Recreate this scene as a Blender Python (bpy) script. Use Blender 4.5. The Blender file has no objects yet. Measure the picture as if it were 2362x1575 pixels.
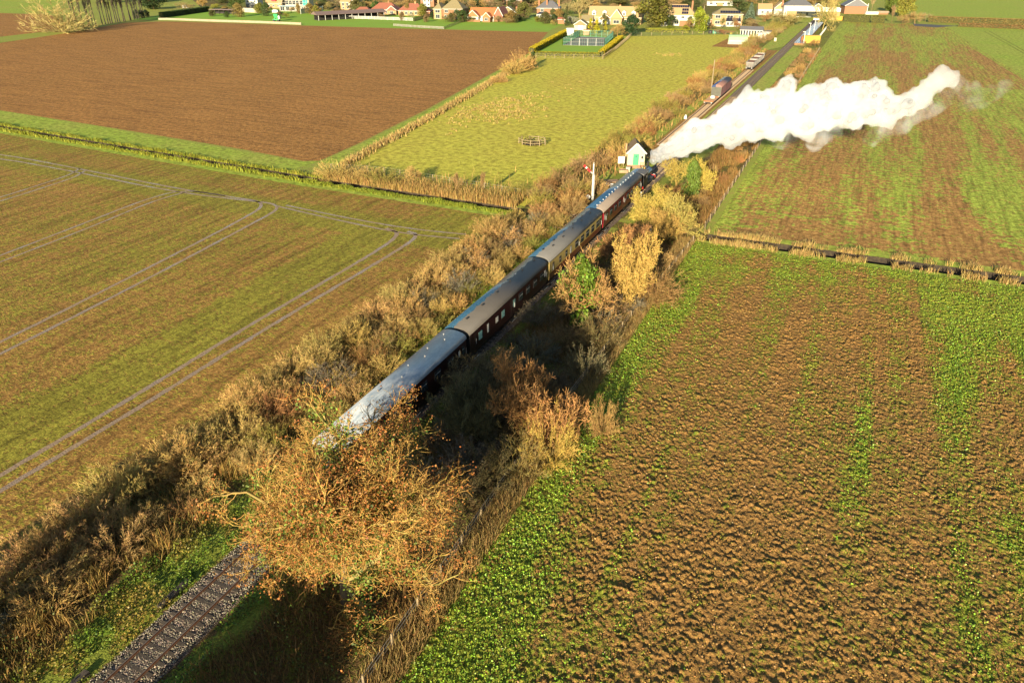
import bpy, math, random
import numpy as np
from mathutils import Vector, Matrix

# ------------------------------------------------------------------ camera, sky, sun, exposure
SC = bpy.context.scene
COL = SC.collection
PW, PH, FPX = 2362.0, 1575.0, 1689.0
CAM_H, CAM_X = 35.8, 30.9
PITCH, YAW, ROLL = math.radians(28.10), math.radians(24.57), math.radians(-0.17)
_cy, _sy, _cp, _sp = math.cos(YAW), math.sin(YAW), math.cos(PITCH), math.sin(PITCH)
FWD = np.array([-_sy * _cp, _cy * _cp, -_sp]); _r = np.array([_cy, _sy, 0.0]); _u = np.cross(_r, FWD)
RIGHT = math.cos(ROLL) * _r + math.sin(ROLL) * _u
UP = -math.sin(ROLL) * _r + math.cos(ROLL) * _u
CAM = np.array([CAM_X, 0.0, CAM_H])
cd = bpy.data.cameras.new('camera'); cd.sensor_width = 36.0; cd.lens = FPX / PW * 36.0
cd.clip_start = 0.5; cd.clip_end = 8000
cam = bpy.data.objects.new('camera', cd); COL.objects.link(cam)
M = Matrix.Identity(4)
for i in range(3):
    M[i][0], M[i][1], M[i][2], M[i][3] = RIGHT[i], UP[i], -FWD[i], CAM[i]
cam.matrix_world = M
SC.camera = cam
SUN_EL = math.radians(14.0)
SHADOW = Vector((-0.12, 1.0, 0.0)).normalized()
w = bpy.data.worlds.new('World'); SC.world = w; w.use_nodes = True
nt = w.node_tree
sky = nt.nodes.new('ShaderNodeTexSky'); sky.sky_type = 'NISHITA'; sky.sun_disc = False
sky.sun_elevation = SUN_EL
sky.sun_rotation = math.atan2(-SHADOW.x, -SHADOW.y)
sky.air_density = 1.0; sky.dust_density = 0.4; sky.ozone_density = 1.6
bg = nt.nodes['Background']; bg.inputs[1].default_value = 0.06
nt.links.new(sky.outputs[0], bg.inputs[0])
sd = bpy.data.lights.new('sun', 'SUN'); sd.energy = 5.0; sd.angle = math.radians(0.53); sd.color = (1.0, 0.865, 0.63)
sun = bpy.data.objects.new('sun', sd); COL.objects.link(sun); sun.location = (0, -100, 120)
ldir = Vector((SHADOW.x * math.cos(SUN_EL), SHADOW.y * math.cos(SUN_EL), -math.sin(SUN_EL)))
sun.rotation_euler = ldir.to_track_quat('-Z', 'Y').to_euler()
SC.view_settings.view_transform = 'Standard'; SC.view_settings.look = 'None'
SC.view_settings.gamma = 1.0; SC.view_settings.exposure = 1.5
SC.view_settings.use_curve_mapping = False
SC.render.engine = 'CYCLES'
SC.cycles.max_bounces = 12; SC.cycles.diffuse_bounces = 3; SC.cycles.glossy_bounces = 2
SC.cycles.transparent_max_bounces = 24; SC.cycles.volume_bounces = 10; SC.cycles.volume_step_rate = 0.12
SC.cycles.volume_max_steps = 256

# ------------------------------------------------------------------ helpers
def G(px, py, z=0.0):
    d = FWD + (px - PW / 2) / FPX * RIGHT + (PH / 2 - py) / FPX * UP
    t = (z - CAM_H) / d[2]
    return CAM + t * d
def GP(px, py, ydep):                                   # point of a sight line at world distance y
    d = FWD + (px - PW / 2) / FPX * RIGHT + (PH / 2 - py) / FPX * UP
    return CAM + (ydep / d[1]) * d
def ppm(p): return FPX / float((np.asarray(p, float) - CAM) @ FWD)
def topz(px, py, ty):                                    # height whose top shows at row ty
    b = G(px, py); lo, hi = 0.0, 60.0
    for _ in range(40):
        m = (lo + hi) / 2; d = b + np.array([0, 0, m]) - CAM
        if PH / 2 - FPX * (d @ UP) / (d @ FWD) > ty: lo = m
        else: hi = m
    return lo
RNG = np.random.default_rng(7)

def lin(c):
    return tuple(((x / 12.92) if x <= .04045 else ((x + .055) / 1.055) ** 2.4) for x in c)
_mats = {}
def nodes_of(name):
    m = bpy.data.materials.new(name); m.use_nodes = True
    t = m.node_tree; return m, t, t.nodes['Principled BSDF']
def N(t, kind, **kw):
    n = t.nodes.new(kind)
    for k, v in kw.items():
        if k.startswith('i_'): n.inputs[int(k[2:])].default_value = v
        else: setattr(n, k, v)
    return n
def noise(t, scale, detail=4, rough=.55, vec=None, dist=0.0, stretch=None):
    n = N(t, 'ShaderNodeTexNoise'); n.inputs['Scale'].default_value = scale; n.inputs['Detail'].default_value = detail
    n.inputs['Roughness'].default_value = rough; n.inputs['Distortion'].default_value = dist
    if vec is None:
        vec = N(t, 'ShaderNodeNewGeometry').outputs['Position']
    if stretch:
        mp = N(t, 'ShaderNodeMapping'); mp.inputs['Scale'].default_value = stretch
        t.links.new(vec, mp.inputs[0]); vec = mp.outputs[0]
    t.links.new(vec, n.inputs['Vector']); return n.outputs[0]
def ramp(t, fac, stops):
    r = N(t, 'ShaderNodeValToRGB'); e = r.color_ramp.elements
    while len(e) < len(stops): e.new(0.5)
    for el, (p, c) in zip(e, stops):
        el.position = p; el.color = (*c, 1) if len(c) == 3 else c
    t.links.new(fac, r.inputs[0]); return r.outputs[0]
def mixc(t, fac, a, b, mode='MIX'):
    n = N(t, 'ShaderNodeMix', data_type='RGBA', blend_type=mode)
    for sock, v in ((n.inputs[0], fac), (n.inputs[6], a), (n.inputs[7], b)):
        if hasattr(v, 'is_linked') or hasattr(v, 'links'): t.links.new(v, sock)
        elif isinstance(v, (int, float)): sock.default_value = v
        else: sock.default_value = (*v, 1) if len(v) == 3 else v
    return n.outputs[2]
def math_(t, op, a, b=None, clamp=False):
    n = N(t, 'ShaderNodeMath', operation=op); n.use_clamp = clamp
    for s, v in zip(n.inputs, (a, b)):
        if v is None: continue
        if isinstance(v, (int, float)): s.default_value = v
        else: t.links.new(v, s)
    return n.outputs[0]
def bump(t, bsdf, h, strength=.6, dist=.1):
    b = N(t, 'ShaderNodeBump'); b.inputs['Strength'].default_value = strength; b.inputs['Distance'].default_value = dist
    t.links.new(h, b.inputs['Height']); t.links.new(b.outputs[0], bsdf.inputs['Normal'])
def attr(t, name, typ='GEOMETRY'):
    a = N(t, 'ShaderNodeAttribute', attribute_name=name, attribute_type=typ); return a
def paint(name, col, rough=.6, var=.18, scale=3.0, metal=0.0, spec=.4, grime=None, bumpd=0.0):
    """plain surface with uneven tone and grime"""
    if name in _mats: return _mats[name]
    m, t, b = nodes_of(name)
    oc = N(t, 'ShaderNodeTexCoord').outputs['Object']
    n1 = noise(t, scale, 5, .6, oc)
    lo = tuple(c * (1 - var) for c in col); hi = tuple(min(1, c * (1 + var)) for c in col)
    c = ramp(t, n1, [(.3, lo), (.7, hi)])
    if grime:
        n2 = noise(t, scale * .35, 6, .7, oc)
        f = ramp(t, n2, [(.48, (0, 0, 0)), (.66, (1, 1, 1))])
        c = mixc(t, math_(t, 'MULTIPLY', f, .7), c, grime)
    t.links.new(c, b.inputs['Base Color'])
    b.inputs['Roughness'].default_value = rough; b.inputs['Metallic'].default_value = metal
    b.inputs['Specular IOR Level'].default_value = spec
    if bumpd: bump(t, b, noise(t, scale * 6, 4, .6, oc), .5, bumpd)
    _mats[name] = m; return m

class MB:
    def __init__(s): s.v = []; s.f = []
    def add(s, vs, fs):
        o = len(s.v); s.v += [tuple(map(float, p)) for p in vs]; s.f += [tuple(i + o for i in f) for f in fs]; return s
    def box(s, x0, x1, y0, y1, z0, z1):
        return s.add([(x0, y0, z0), (x1, y0, z0), (x1, y1, z0), (x0, y1, z0), (x0, y0, z1), (x1, y0, z1), (x1, y1, z1), (x0, y1, z1)],
                     [(0, 3, 2, 1), (4, 5, 6, 7), (0, 1, 5, 4), (1, 2, 6, 5), (2, 3, 7, 6), (3, 0, 4, 7)])
    def bar(s, a, b, wx, wz=None):                       # square bar between two points
        wz = wz or wx; a = Vector(a); b = Vector(b); d = (b - a).normalized()
        up = Vector((0, 0, 1)) if abs(d.z) < .95 else Vector((0, 1, 0))
        x = d.cross(up).normalized() * wx / 2; y = x.normalized().cross(d) * wz / 2
        p = [q + i * x + j * y for q in (a, b) for i, j in ((-1, -1), (1, -1), (1, 1), (-1, 1))]
        return s.add(p, [(0, 1, 2, 3), (7, 6, 5, 4), (0, 4, 5, 1), (1, 5, 6, 2), (2, 6, 7, 3), (3, 7, 4, 0)])
    def tube(s, a, b, r0, r1=None, n=8):
        r1 = r0 if r1 is None else r1; a = Vector(a); b = Vector(b); d = (b - a).normalized()
        up = Vector((0, 0, 1)) if abs(d.z) < .95 else Vector((0, 1, 0))
        x = d.cross(up).normalized(); y = x.cross(d)
        p = [q + r * (math.cos(k * 2 * math.pi / n) * x + math.sin(k * 2 * math.pi / n) * y) for q, r in ((a, r0), (b, r1)) for k in range(n)]
        f = [(k, (k + 1) % n, n + (k + 1) % n, n + k) for k in range(n)] + [tuple(range(n))[::-1], tuple(range(n, 2 * n))]
        return s.add(p, f)
    def extrude_y(s, prof, y0, y1, caps=True, closed=True):   # profile of (x, z) swept along y
        n = len(prof); p = [(x, y, z) for y in (y0, y1) for x, z in prof]
        f = [(k, (k + 1) % n, n + (k + 1) % n, n + k) for k in range(n if closed else n - 1)]
        if caps and closed: f += [tuple(range(n))[::-1], tuple(range(n, 2 * n))]
        return s.add(p, f)
    def extrude_x(s, prof, x0, x1):
        n = len(prof); p = [(x, y, z) for x in (x0, x1) for y, z in prof]
        f = [(k, n + k, n + (k + 1) % n, (k + 1) % n) for k in range(n)] + [tuple(range(n)), tuple(range(n, 2 * n))[::-1]]
        return s.add(p, f)
    def lathe(s, prof, n=12, c=(0, 0, 0)):
        p = []; f = []
        for r, z in prof:
            for k in range(n):
                a = 2 * math.pi * k / n; p.append((c[0] + r * math.cos(a), c[1] + r * math.sin(a), c[2] + z))
        for j in range(len(prof) - 1):
            for k in range(n):
                f.append((j * n + k, j * n + (k + 1) % n, (j + 1) * n + (k + 1) % n, (j + 1) * n + k))
        f += [tuple(range(n))[::-1], tuple(range((len(prof) - 1) * n, len(prof) * n))]
        return s.add(p, f)
    def mesh(s, name, mat, smooth=False):
        me = bpy.data.meshes.new(name); me.from_pydata(s.v, [], s.f); me.materials.append(mat)
        if smooth:
            me.polygons.foreach_set('use_smooth', [True] * len(me.polygons))
        me.update(); return me
    def build(s, name, mat, parent=None, loc=(0, 0, 0), rotz=0, smooth=False):
        return put(name, s.mesh(name, mat, smooth), parent, loc, rotz)

def put(name, me, parent=None, loc=(0, 0, 0), rotz=0):
    o = bpy.data.objects.new(name, me); COL.objects.link(o)
    o.location = loc; o.rotation_euler = (0, 0, rotz)
    if parent is not None: o.parent = parent
    return o
def tag(o, label=None, cat=None, group=None, kind=None):
    if label: o['label'] = label
    if cat: o['category'] = cat
    if group: o['group'] = group
    if kind: o['kind'] = kind
    return o
def thing(name, label, cat, loc=(0, 0, 0), rotz=0, group=None):
    return tag(put(name, None, None, loc, rotz), label, cat, group)
def copy_tree(o, loc=None, rotz=None, label=None, group=None, scale=None):
    r = o.copy(); COL.objects.link(r)
    if loc is not None: r.location = loc
    if rotz is not None: r.rotation_euler = (0, 0, rotz)
    if scale is not None: r.scale = scale
    if label: r['label'] = label
    if group: r['group'] = group
    for ch in list(o.children):
        c = ch.copy(); COL.objects.link(c); c.parent = r
        for g in list(ch.children):
            d = g.copy(); COL.objects.link(d); d.parent = c
    return r
_boxes = {}
def boxmesh(name, sx, sy, sz, mat):
    k = (name, round(sx, 3), round(sy, 3), round(sz, 3), mat.name)
    if k not in _boxes: _boxes[k] = MB().box(-sx / 2, sx / 2, -sy / 2, sy / 2, -sz / 2, sz / 2).mesh(name, mat)
    return _boxes[k]
def tri_mesh(name, V, F, mat, col=None, smooth=False):
    """big triangle mesh from arrays; col = per-vertex colour"""
    V = np.ascontiguousarray(V, dtype=np.float32); F = np.ascontiguousarray(F, dtype=np.int32)
    me = bpy.data.meshes.new(name); k = F.shape[1]
    me.vertices.add(len(V)); me.vertices.foreach_set('co', V.ravel())
    me.loops.add(F.size); me.loops.foreach_set('vertex_index', F.ravel())
    me.polygons.add(len(F)); me.polygons.foreach_set('loop_start', np.arange(0, F.size, k, dtype=np.int32))
    if smooth: me.polygons.foreach_set('use_smooth', np.ones(len(F), bool))
    me.update(calc_edges=True)
    if col is not None:
        a = me.color_attributes.new('tint', 'FLOAT_COLOR', 'POINT')
        c = np.ones((len(V), 4), np.float32); c[:, :3] = col; a.data.foreach_set('color', c.ravel())
    me.materials.append(mat); return me

# value noise for layout of colours over fields
_perm = np.random.default_rng(11).permutation(4096)
_val = np.random.default_rng(12).random(4096)
def vnoise(x, y):
    xi = np.floor(x).astype(int); yi = np.floor(y).astype(int); fx = x - xi; fy = y - yi
    fx = fx * fx * (3 - 2 * fx); fy = fy * fy * (3 - 2 * fy)
    h = lambda a, b: _val[_perm[(a + _perm[b & 4095]) & 4095]]
    return (h(xi, yi) * (1 - fx) + h(xi + 1, yi) * fx) * (1 - fy) + (h(xi, yi + 1) * (1 - fx) + h(xi + 1, yi + 1) * fx) * fy
def fbm(x, y, o=4):
    s = 0; a = .5; n = 0
    for k in range(o):
        s = s + a * vnoise(x * 2 ** k + 17.3 * k, y * 2 ** k + 5.1 * k); n += a; a *= .5
    return s / n
def sst(a, b, x):
    t = np.clip((x - a) / (b - a), 0, 1); return t * t * (3 - 2 * t)
def resample(pl, n):
    pl = np.asarray(pl, float); d = np.r_[0, np.cumsum(np.hypot(*(pl[1:, :2] - pl[:-1, :2]).T))]
    t = np.linspace(0, d[-1], n); return np.stack([np.interp(t, d, pl[:, k]) for k in range(2)], -1)
def patch(name, A, B, nu, nv, z, mat, masks=None, zf=None):
    """sheet between two polylines A and B"""
    A = resample(A, nu); B = resample(B, nu); t = np.linspace(0, 1, nv)[None, :, None]
    P = A[:, None] * (1 - t) + B[:, None] * t
    X, Y = P[..., 0], P[..., 1]; Z = np.full_like(X, z)
    if zf is not None: Z = Z + zf(X, Y, np.broadcast_to(t[..., 0], X.shape))
    V = np.stack([X, Y, Z], -1).reshape(-1, 3)
    i, j = np.meshgrid(np.arange(nu - 1), np.arange(nv - 1), indexing='ij'); q = i * nv + j
    F = np.stack([q, q + nv, q + nv + 1, q + 1], -1).reshape(-1, 4)
    a, b, c = V[F[0, 0]], V[F[0, 1]], V[F[0, 2]]
    if np.cross(b - a, c - a)[2] < 0: F = F[:, ::-1]
    me = tri_mesh(name, V, F, mat, smooth=zf is not None)
    if masks is not None:
        for k, fn in masks.items():
            at = me.attributes.new(k, 'FLOAT', 'POINT')
            at.data.foreach_set('value', np.clip(fn(X, Y), 0, 1).astype(np.float32).ravel())
    return put(name, me)
# ------------------------------------------------------------------ ground, fields, ditches
def field_mat(name, soils, greens, fine=5.0, sharp=.22, bdist=.08, bstr=.8, rows=None, rough=.9, coarse=.7, ngain=4.5, grain=None, wf=.6, streak=None):
    m, t, b = nodes_of(name)
    pos = N(t, 'ShaderNodeNewGeometry').outputs['Position']
    g = attr(t, 'green').outputs['Fac']
    n1 = noise(t, fine, 4, .65, pos); n2 = noise(t, coarse, 4, .6, pos); n3 = noise(t, .06, 3, .5, pos)
    s = math_(t, 'ADD', math_(t, 'MULTIPLY', n1, wf), math_(t, 'MULTIPLY', n2, 1 - wf))
    d = math_(t, 'ADD', math_(t, 'SUBTRACT', g, .5), math_(t, 'MULTIPLY', math_(t, 'SUBTRACT', s, .5), ngain))
    f = math_(t, 'ADD', math_(t, 'MULTIPLY', d, 1 / (2 * sharp)), .5, clamp=True)
    nf = noise(t, fine * 1.7, 3, .7, pos)
    so = mixc(t, ramp(t, nf, [(.40, (0, 0, 0)), (.60, (1, 1, 1))]), soils[0], soils[1])
    so = mixc(t, ramp(t, n3, [(.35, (0, 0, 0)), (.65, (1, 1, 1))]), so, mixc(t, .5, so, soils[2]))
    gr = mixc(t, ramp(t, nf, [(.40, (0, 0, 0)), (.60, (1, 1, 1))]), greens[0], greens[1])
    c = mixc(t, f, so, gr)
    if streak:
        c = mixc(t, 1.0, c, ramp(t, noise(t, 1.6, 4, .7, pos, .3, streak), [(.36, (.70, .68, .66)), (.5, (1, 1, 1)), (.64, (1.2, 1.2, 1.2))]), 'MULTIPLY')
    if grain:
        ng = noise(t, grain, 5, .7, pos); c = mixc(t, 1.0, c, ramp(t, ng, [(.38, (.62, .60, .56)), (.5, (1, 1, 1)), (.62, (1.3, 1.32, 1.34))]), 'MULTIPLY')
    t.links.new(c, b.inputs['Base Color']); b.inputs['Roughness'].default_value = rough
    b.inputs['Specular IOR Level'].default_value = .15
    h = math_(t, 'ADD', n1, math_(t, 'MULTIPLY', f, .35))
    if rows:
        ax, per = rows
        sx = N(t, 'ShaderNodeSeparateXYZ'); t.links.new(pos, sx.inputs[0])
        v = math_(t, 'SINE', math_(t, 'ADD', math_(t, 'MULTIPLY', sx.outputs[ax], 2 * math.pi / per), math_(t, 'MULTIPLY', n2, 5)))
        h = math_(t, 'ADD', h, math_(t, 'MULTIPLY', v, .22))
    bump(t, b, h, bstr, bdist)
    return m

grass_mat = field_mat('verge_grass', [(.26, .20, .05), (.36, .29, .08), (.2, .16, .04)], [(.18, .24, .03), (.30, .35, .05)], 4, .35, .12, .7)
pasture_mat = field_mat('pasture_grass', [(.40, .32, .045), (.50, .41, .06), (.40, .31, .045)], [(.36, .335, .036), (.50, .455, .06)], 2.6, .5, .10, .6, coarse=.22, ngain=3, grain=.8)
lawn_mat = field_mat('lawn_grass', [(.2, .28, .03), (.25, .32, .04), (.2, .28, .03)], [(.17, .32, .03), (.24, .40, .04)], 2, .5, .03, .3, coarse=.1)
plough_mat = field_mat('ploughed_soil', [(.19, .083, .02), (.40, .20, .055), (.33, .155, .04)], [(.22, .12, .03), (.34, .20, .05)], 2.2, .4, .16, .8, ngain=3, grain=1.0, streak=(.035, .55, 1))
seed_mat = field_mat('seedling_field', [(.14, .07, .016), (.39, .215, .055), (.31, .16, .04)], [(.14, .125, .014), (.29, .25, .032)], 3.2, .30, .08, .7, ngain=6, grain=1.6, streak=(.6, .05, 1))
rape_mat = field_mat('patchy_crop', [(.22, .115, .032), (.40, .22, .065), (.34, .18, .05)], [(.20, .25, .025), (.34, .385, .055)], 1.7, .16, .10, .7, coarse=.75, ngain=6, grain=1.1, wf=.5, streak=(.9, .05, 1))
cover_mat = field_mat('cover_crop_ground', [(.13, .068, .02), (.38, .21, .062), (.30, .155, .042)], [(.14, .165, .015), (.27, .29, .035)], 4.0, .25, .14, .95)
rough_mat = field_mat('rough_litter', [(.055, .036, .014), (.17, .105, .038), (.10, .062, .022)], [(.12, .15, .018), (.24, .26, .035)], 4, .3, .16, .9)
wheat_mat = field_mat('green_crop', [(.30, .28, .055), (.36, .32, .07), (.3, .27, .05)], [(.19, .28, .025), (.29, .36, .04)], 1.6, .5, .08, .5, coarse=.08, ngain=3, grain=.9)

dl = np.array([(-900, 150), (-300, 118), (-168, 109.5), (-146, 107.6), (-93, 104.2), (-55, 101.8), (-15, 100.6), (15, 100.6), (53, 101.0), (90, 102), (300, 108), (900, 130)])
def dy(x): return np.interp(x, dl[:, 0], dl[:, 1])
HW = 1.45
const = lambda v: (lambda X, Y: np.full_like(X, v) + .5 * (fbm(X * .08, Y * .08) - .5))
def offs(o, xs=None):
    return [(x, y + o) for x, y in dl] if xs is None else [(x, dy(x) + o) for x in xs]
tag(patch('ground', offs(-HW), [(-900, -400), (900, -400)], 200, 60, 0, grass_mat, {'green': const(.55)}), kind='structure')
tag(patch('ground', offs(HW), [(-3600, 4200), (3600, 4200)], 160, 160, 0, grass_mat, {'green': const(.6)}), kind='structure')
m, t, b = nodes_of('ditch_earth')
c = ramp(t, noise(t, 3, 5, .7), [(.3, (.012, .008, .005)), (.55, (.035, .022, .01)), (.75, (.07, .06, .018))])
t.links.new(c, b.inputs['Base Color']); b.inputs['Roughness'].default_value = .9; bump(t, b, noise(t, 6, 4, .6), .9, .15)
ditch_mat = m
def ditch(xs, dep):
    xs = np.asarray(xs, float); Y = dy(xs); prof = [(-HW, 0), (-.75, -dep + .15), (-.6, -dep), (.6, -dep), (.9, -dep + .4), (HW, 0)]
    V = []; F = []
    for i, (x, y) in enumerate(zip(xs, Y)):
        for a, (o, z) in enumerate(prof):
            j = 0 if a in (0, 5) else .22 * (random.random() - .5)
            V.append((x, y + o + j, z + j * .6 * (z < 0)))
        if i:
            p = (i - 1) * 6; q = i * 6
            F += [(p + k, q + k, q + k + 1, p + k + 1) for k in range(5)]
    return tag(put('ditch', tri_mesh('ditch', np.array(V), np.array(F), ditch_mat, smooth=True)), kind='structure')
random.seed(3)
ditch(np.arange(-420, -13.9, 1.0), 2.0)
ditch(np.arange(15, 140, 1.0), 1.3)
tag(patch('ground', offs(-HW, [-14, 0, 15]), offs(HW, [-14, 0, 15]), 20, 6, 0, rough_mat, {'green': const(.35)}), kind='structure')
tag(patch('ground', offs(-HW, [-900, -420]), offs(HW, [-900, -420]), 20, 3, 0, rough_mat, {'green': const(.35)}), kind='structure')
tag(patch('ground', offs(-HW, [140, 900]), offs(HW, [140, 900]), 20, 3, 0, rough_mat, {'green': const(.35)}), kind='structure')

# west field with seedlings and tramlines
TR = [-24, -48.5, -73, -97.5, -122]
def seed_green(X, Y):
    g = .38 + .55 * (fbm(X * .05, Y * .05, 3) - .5) + .25 * (fbm(X * .4, Y * .05, 2) - .5)
    hy = dy(X)
    wob = 1.2 * (vnoise(Y * .2, X * 0 + 3) - .5)
    for k, tx in enumerate(TR):
        amp = (.62, .12, .14, .1, .1)[k]
        g = g + amp * sst(tx - 9.5 + wob, tx - 7 + wob, X) * (1 - sst(tx - .6, tx + .8, X)) * (Y < hy - 14)
    hl = hy - 13.5 - np.clip((-X - 50) * .02, 0, 3)
    g = g + .6 * sst(hl - 7.5, hl - 4, Y) * (1 - sst(hl + .5, hl + 3, Y)) * (.5 + fbm(X * .06, Y * .1 + 9, 2))
    g = g + .30 * sst(hl + 4, hl + 9, Y) * (X < -48)
    g = g + .45 * sst(-30, -20, X) * sst(hl - 2, hl + 1, Y) * (1 - sst(hl + 8, hl + 10, Y))
    g = g - .12 * ((X > -21) & (Y < 80))
    return g
tag(patch('seedling_field', [(-330, 118), (-330, -40)], [(-13.2, 96.6), (-13.2, -40)], 240, 420, .012, seed_mat, {'green': seed_green}), kind='structure')
m, t, b = nodes_of('wet_tramline')
c = ramp(t, noise(t, 5, 5, .65), [(.38, (.20, .125, .065)), (.62, (.36, .245, .14))]); t.links.new(c, b.inputs['Base Color'])
rr = ramp(t, noise(t, .35, 3, .6), [(.42, (.18, .18, .18)), (.6, (.75, .75, .75))]); t.links.new(rr, b.inputs['Roughness'])
sx = N(t, 'ShaderNodeTexCoord').outputs['UV']
b.inputs['Specular IOR Level'].default_value = .6; bump(t, b, noise(t, 7, 4, .6), .7, .07)
tram_mat = m
def smooth_line(P, n=160, it=10, px=True, cut=0):
    P = np.array([G(*p)[:2] if px else p for p in P])
    for _ in range(cut):
        a, b = P[:-1], P[1:]; q = np.empty((2 * len(a), 2)); q[0::2] = .75 * a + .25 * b; q[1::2] = .25 * a + .75 * b; P = np.concatenate([P[:1], q, P[-1:]])
    P = resample(P, n)
    for _ in range(it):
        P[1:-1] = .25 * P[:-2] + .5 * P[1:-1] + .25 * P[2:]
    return P
def strip(name, P, wid, z, mat, wig=0.0, zf=None, kind='structure'):
    d = np.gradient(P, axis=0); d /= np.linalg.norm(d, axis=1)[:, None]; nrm = np.stack([-d[:, 1], d[:, 0]], -1)
    s = np.arange(len(P)); a = wid / 2 * (1 + wig * (vnoise(s * .35, s * 0 + wid * 7) - .5)); c = wid / 2 * (1 + wig * (vnoise(s * .35, s * 0 + 40 + wid) - .5))
    L = P + nrm * a[:, None]; R = P - nrm * c[:, None]
    V = np.concatenate([np.c_[L, np.full(len(P), z)], np.c_[R, np.full(len(P), z)]]); n = len(P); i = np.arange(n - 1)
    F = np.stack([i, i + n, i + n + 1, i + 1], -1)
    o = put(name, tri_mesh(name, V, F, mat))
    at = o.data.attributes.new('green', 'FLOAT', 'POINT'); at.data.foreach_set('value', np.full(len(V), .75, np.float32))
    return tag(o, kind=kind)
for P, wd in (([(-160, 340), (0, 355), (190, 391), (400, 434), (540, 456), (622, 468), (552, 510), (300, 640), (0, 790), (-200, 885)], .5),
              ([(-160, 350), (0, 365), (180, 398), (400, 443), (560, 462), (660, 473), (590, 512), (300, 665), (0, 817), (-200, 915)], .5),
              ([(660, 474), (830, 509), (960, 530), (1075, 541)], .42), ([(640, 476), (800, 513), (935, 540), (1060, 551)], .42),
              ([(890, 527), (925, 537), (880, 574), (600, 735), (300, 920), (0, 1097), (-100, 1155)], .55),
              ([(940, 534), (968, 541), (925, 574), (650, 735), (330, 935), (0, 1133), (-100, 1190)], .55),
              ([(520, 452), (420, 437), (330, 462), (200, 513), (0, 590), (-200, 665)], .45), ([(430, 443), (350, 465), (210, 524), (0, 605), (-200, 680)], .4),
              ([(185, 389), (160, 404), (100, 424), (0, 456), (-200, 510)], .42), ([(196, 394), (176, 408), (110, 430), (0, 465), (-200, 520)], .42)):
    strip('tramline', smooth_line(P, 300, 4, True, 4), wd, .022, tram_mat, .5)

# ploughed field, its headland, and the verge along the ditch
PL_N = [G(*p)[:2] for p in ((-60, 118), (0, 100), (160, 76), (290, 53), (380, 50), (520, 54), (700, 60), (900, 66), (1100, 71), (1262, 75))]
PL_S = [(-330, 130)] + [G(*p)[:2] for p in ((0, 255), (180, 283), (360, 312), (560, 345), (700, 372), (738, 371), (830, 330), (980, 255), (1120, 178), (1222, 122))]
PLW = [PL_S[0], PL_N[0]]
south = PL_S[:6]; east = [PL_S[6]] + PL_S[7:]
tag(patch('ploughed_field', south, PL_N[:1] + PL_N[1:], 260, 160, .014, plough_mat, {'green': lambda X, Y: .12 + .2 * (fbm(X * .03, Y * .03) - .5)}), kind='structure')
tag(patch('ploughed_field', [PL_S[5]] + east, [PL_N[-1], PL_N[-1] + np.array([.5, .2])], 60, 60, .0145, plough_mat, {'green': lambda X, Y: .12 + .2 * (fbm(X * .03, Y * .03) - .5)}), kind='structure')
# far ploughed strip and green field in the north west
tag(patch('ploughed_field', [G(-80, 95)[:2], G(150, 68)[:2]], [G(-80, 28)[:2], G(60, 33)[:2], G(120, 36)[:2]], 80, 40, .012, plough_mat, {'green': const(.15)}), kind='structure')
tag(patch('crop_field', [G(-160, 32)[:2], G(110, 30)[:2]], [G(-200, -40)[:2], G(190, -40)[:2]], 60, 60, .013, wheat_mat, {'green': lambda X, Y: .8 - .5 * (np.sin(Y * .12) > .93)}), kind='structure')
# grass track between ploughed field and pasture, and the verge along the ditch
tag(patch('grass_track', [G(738, 374)[:2], G(830, 334)[:2], G(980, 259)[:2], G(1120, 181)[:2], G(1224, 124)[:2]], [G(775, 380)[:2], G(870, 334)[:2], G(1010, 258)[:2], G(1140, 184)[:2], G(1232, 128)[:2]], 120, 8, .02, wheat_mat, {'green': const(.8)}), kind='structure')
tag(patch('grass_verge', offs(HW + .05, [-330, -200, -150, -93, -62]), [(-330, 129)] + [G(*p)[:2] for p in ((0, 256), (360, 315), (700, 374), (738, 372))], 160, 12, .010, wheat_mat, {'green': const(.72)}), kind='structure')
tag(patch('grass_verge', offs(-HW - .02, [-330, -200, -93, -55, -14]), offs(-HW - 2.4, [-330, -200, -93, -55, -14]), 200, 5, .02, wheat_mat, {'green': const(.75)}), kind='structure')
# pasture
def past_mask(X, Y):
    g = .72 + .9 * (fbm(X * .05, Y * .035, 4) - .5)
    d = sst(.56, .72, fbm(X * .028 + 4.2, Y * .014 + 1.7, 3)); return g - .55 * d
tag(patch('pasture', [G(800, 378)[:2], G(870, 337)[:2], G(1012, 259)[:2], G(1142, 185)[:2], G(1232, 130)[:2], G(1440, 85)[:2]], [(-14, 103), (-15.5, 170), (-16, 250), (-17, 300), (-18, 350), G(1690, 80)[:2]], 200, 120, .016, pasture_mat, {'green': past_mask}), kind='structure')
tag(patch('lawn', [G(1224, 123)[:2], G(1304, 79)[:2]], [G(1386, 127)[:2], G(1445, 86)[:2]], 30, 30, .024, lawn_mat, {'green': const(.6)}), kind='structure')
tag(patch('lawn', [G(640, 57)[:2], G(900, 65)[:2], G(1262, 74)[:2]], [G(620, 20)[:2], G(900, 30)[:2], G(1330, 42)[:2]], 60, 30, .026, lawn_mat, {'green': const(.55)}), kind='structure')
tag(patch('lawn', [G(300, 46)[:2], G(640, 54)[:2]], [G(480, 22)[:2], G(640, 28)[:2]], 40, 20, .028, lawn_mat, {'green': const(.75)}), kind='structure')
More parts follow.
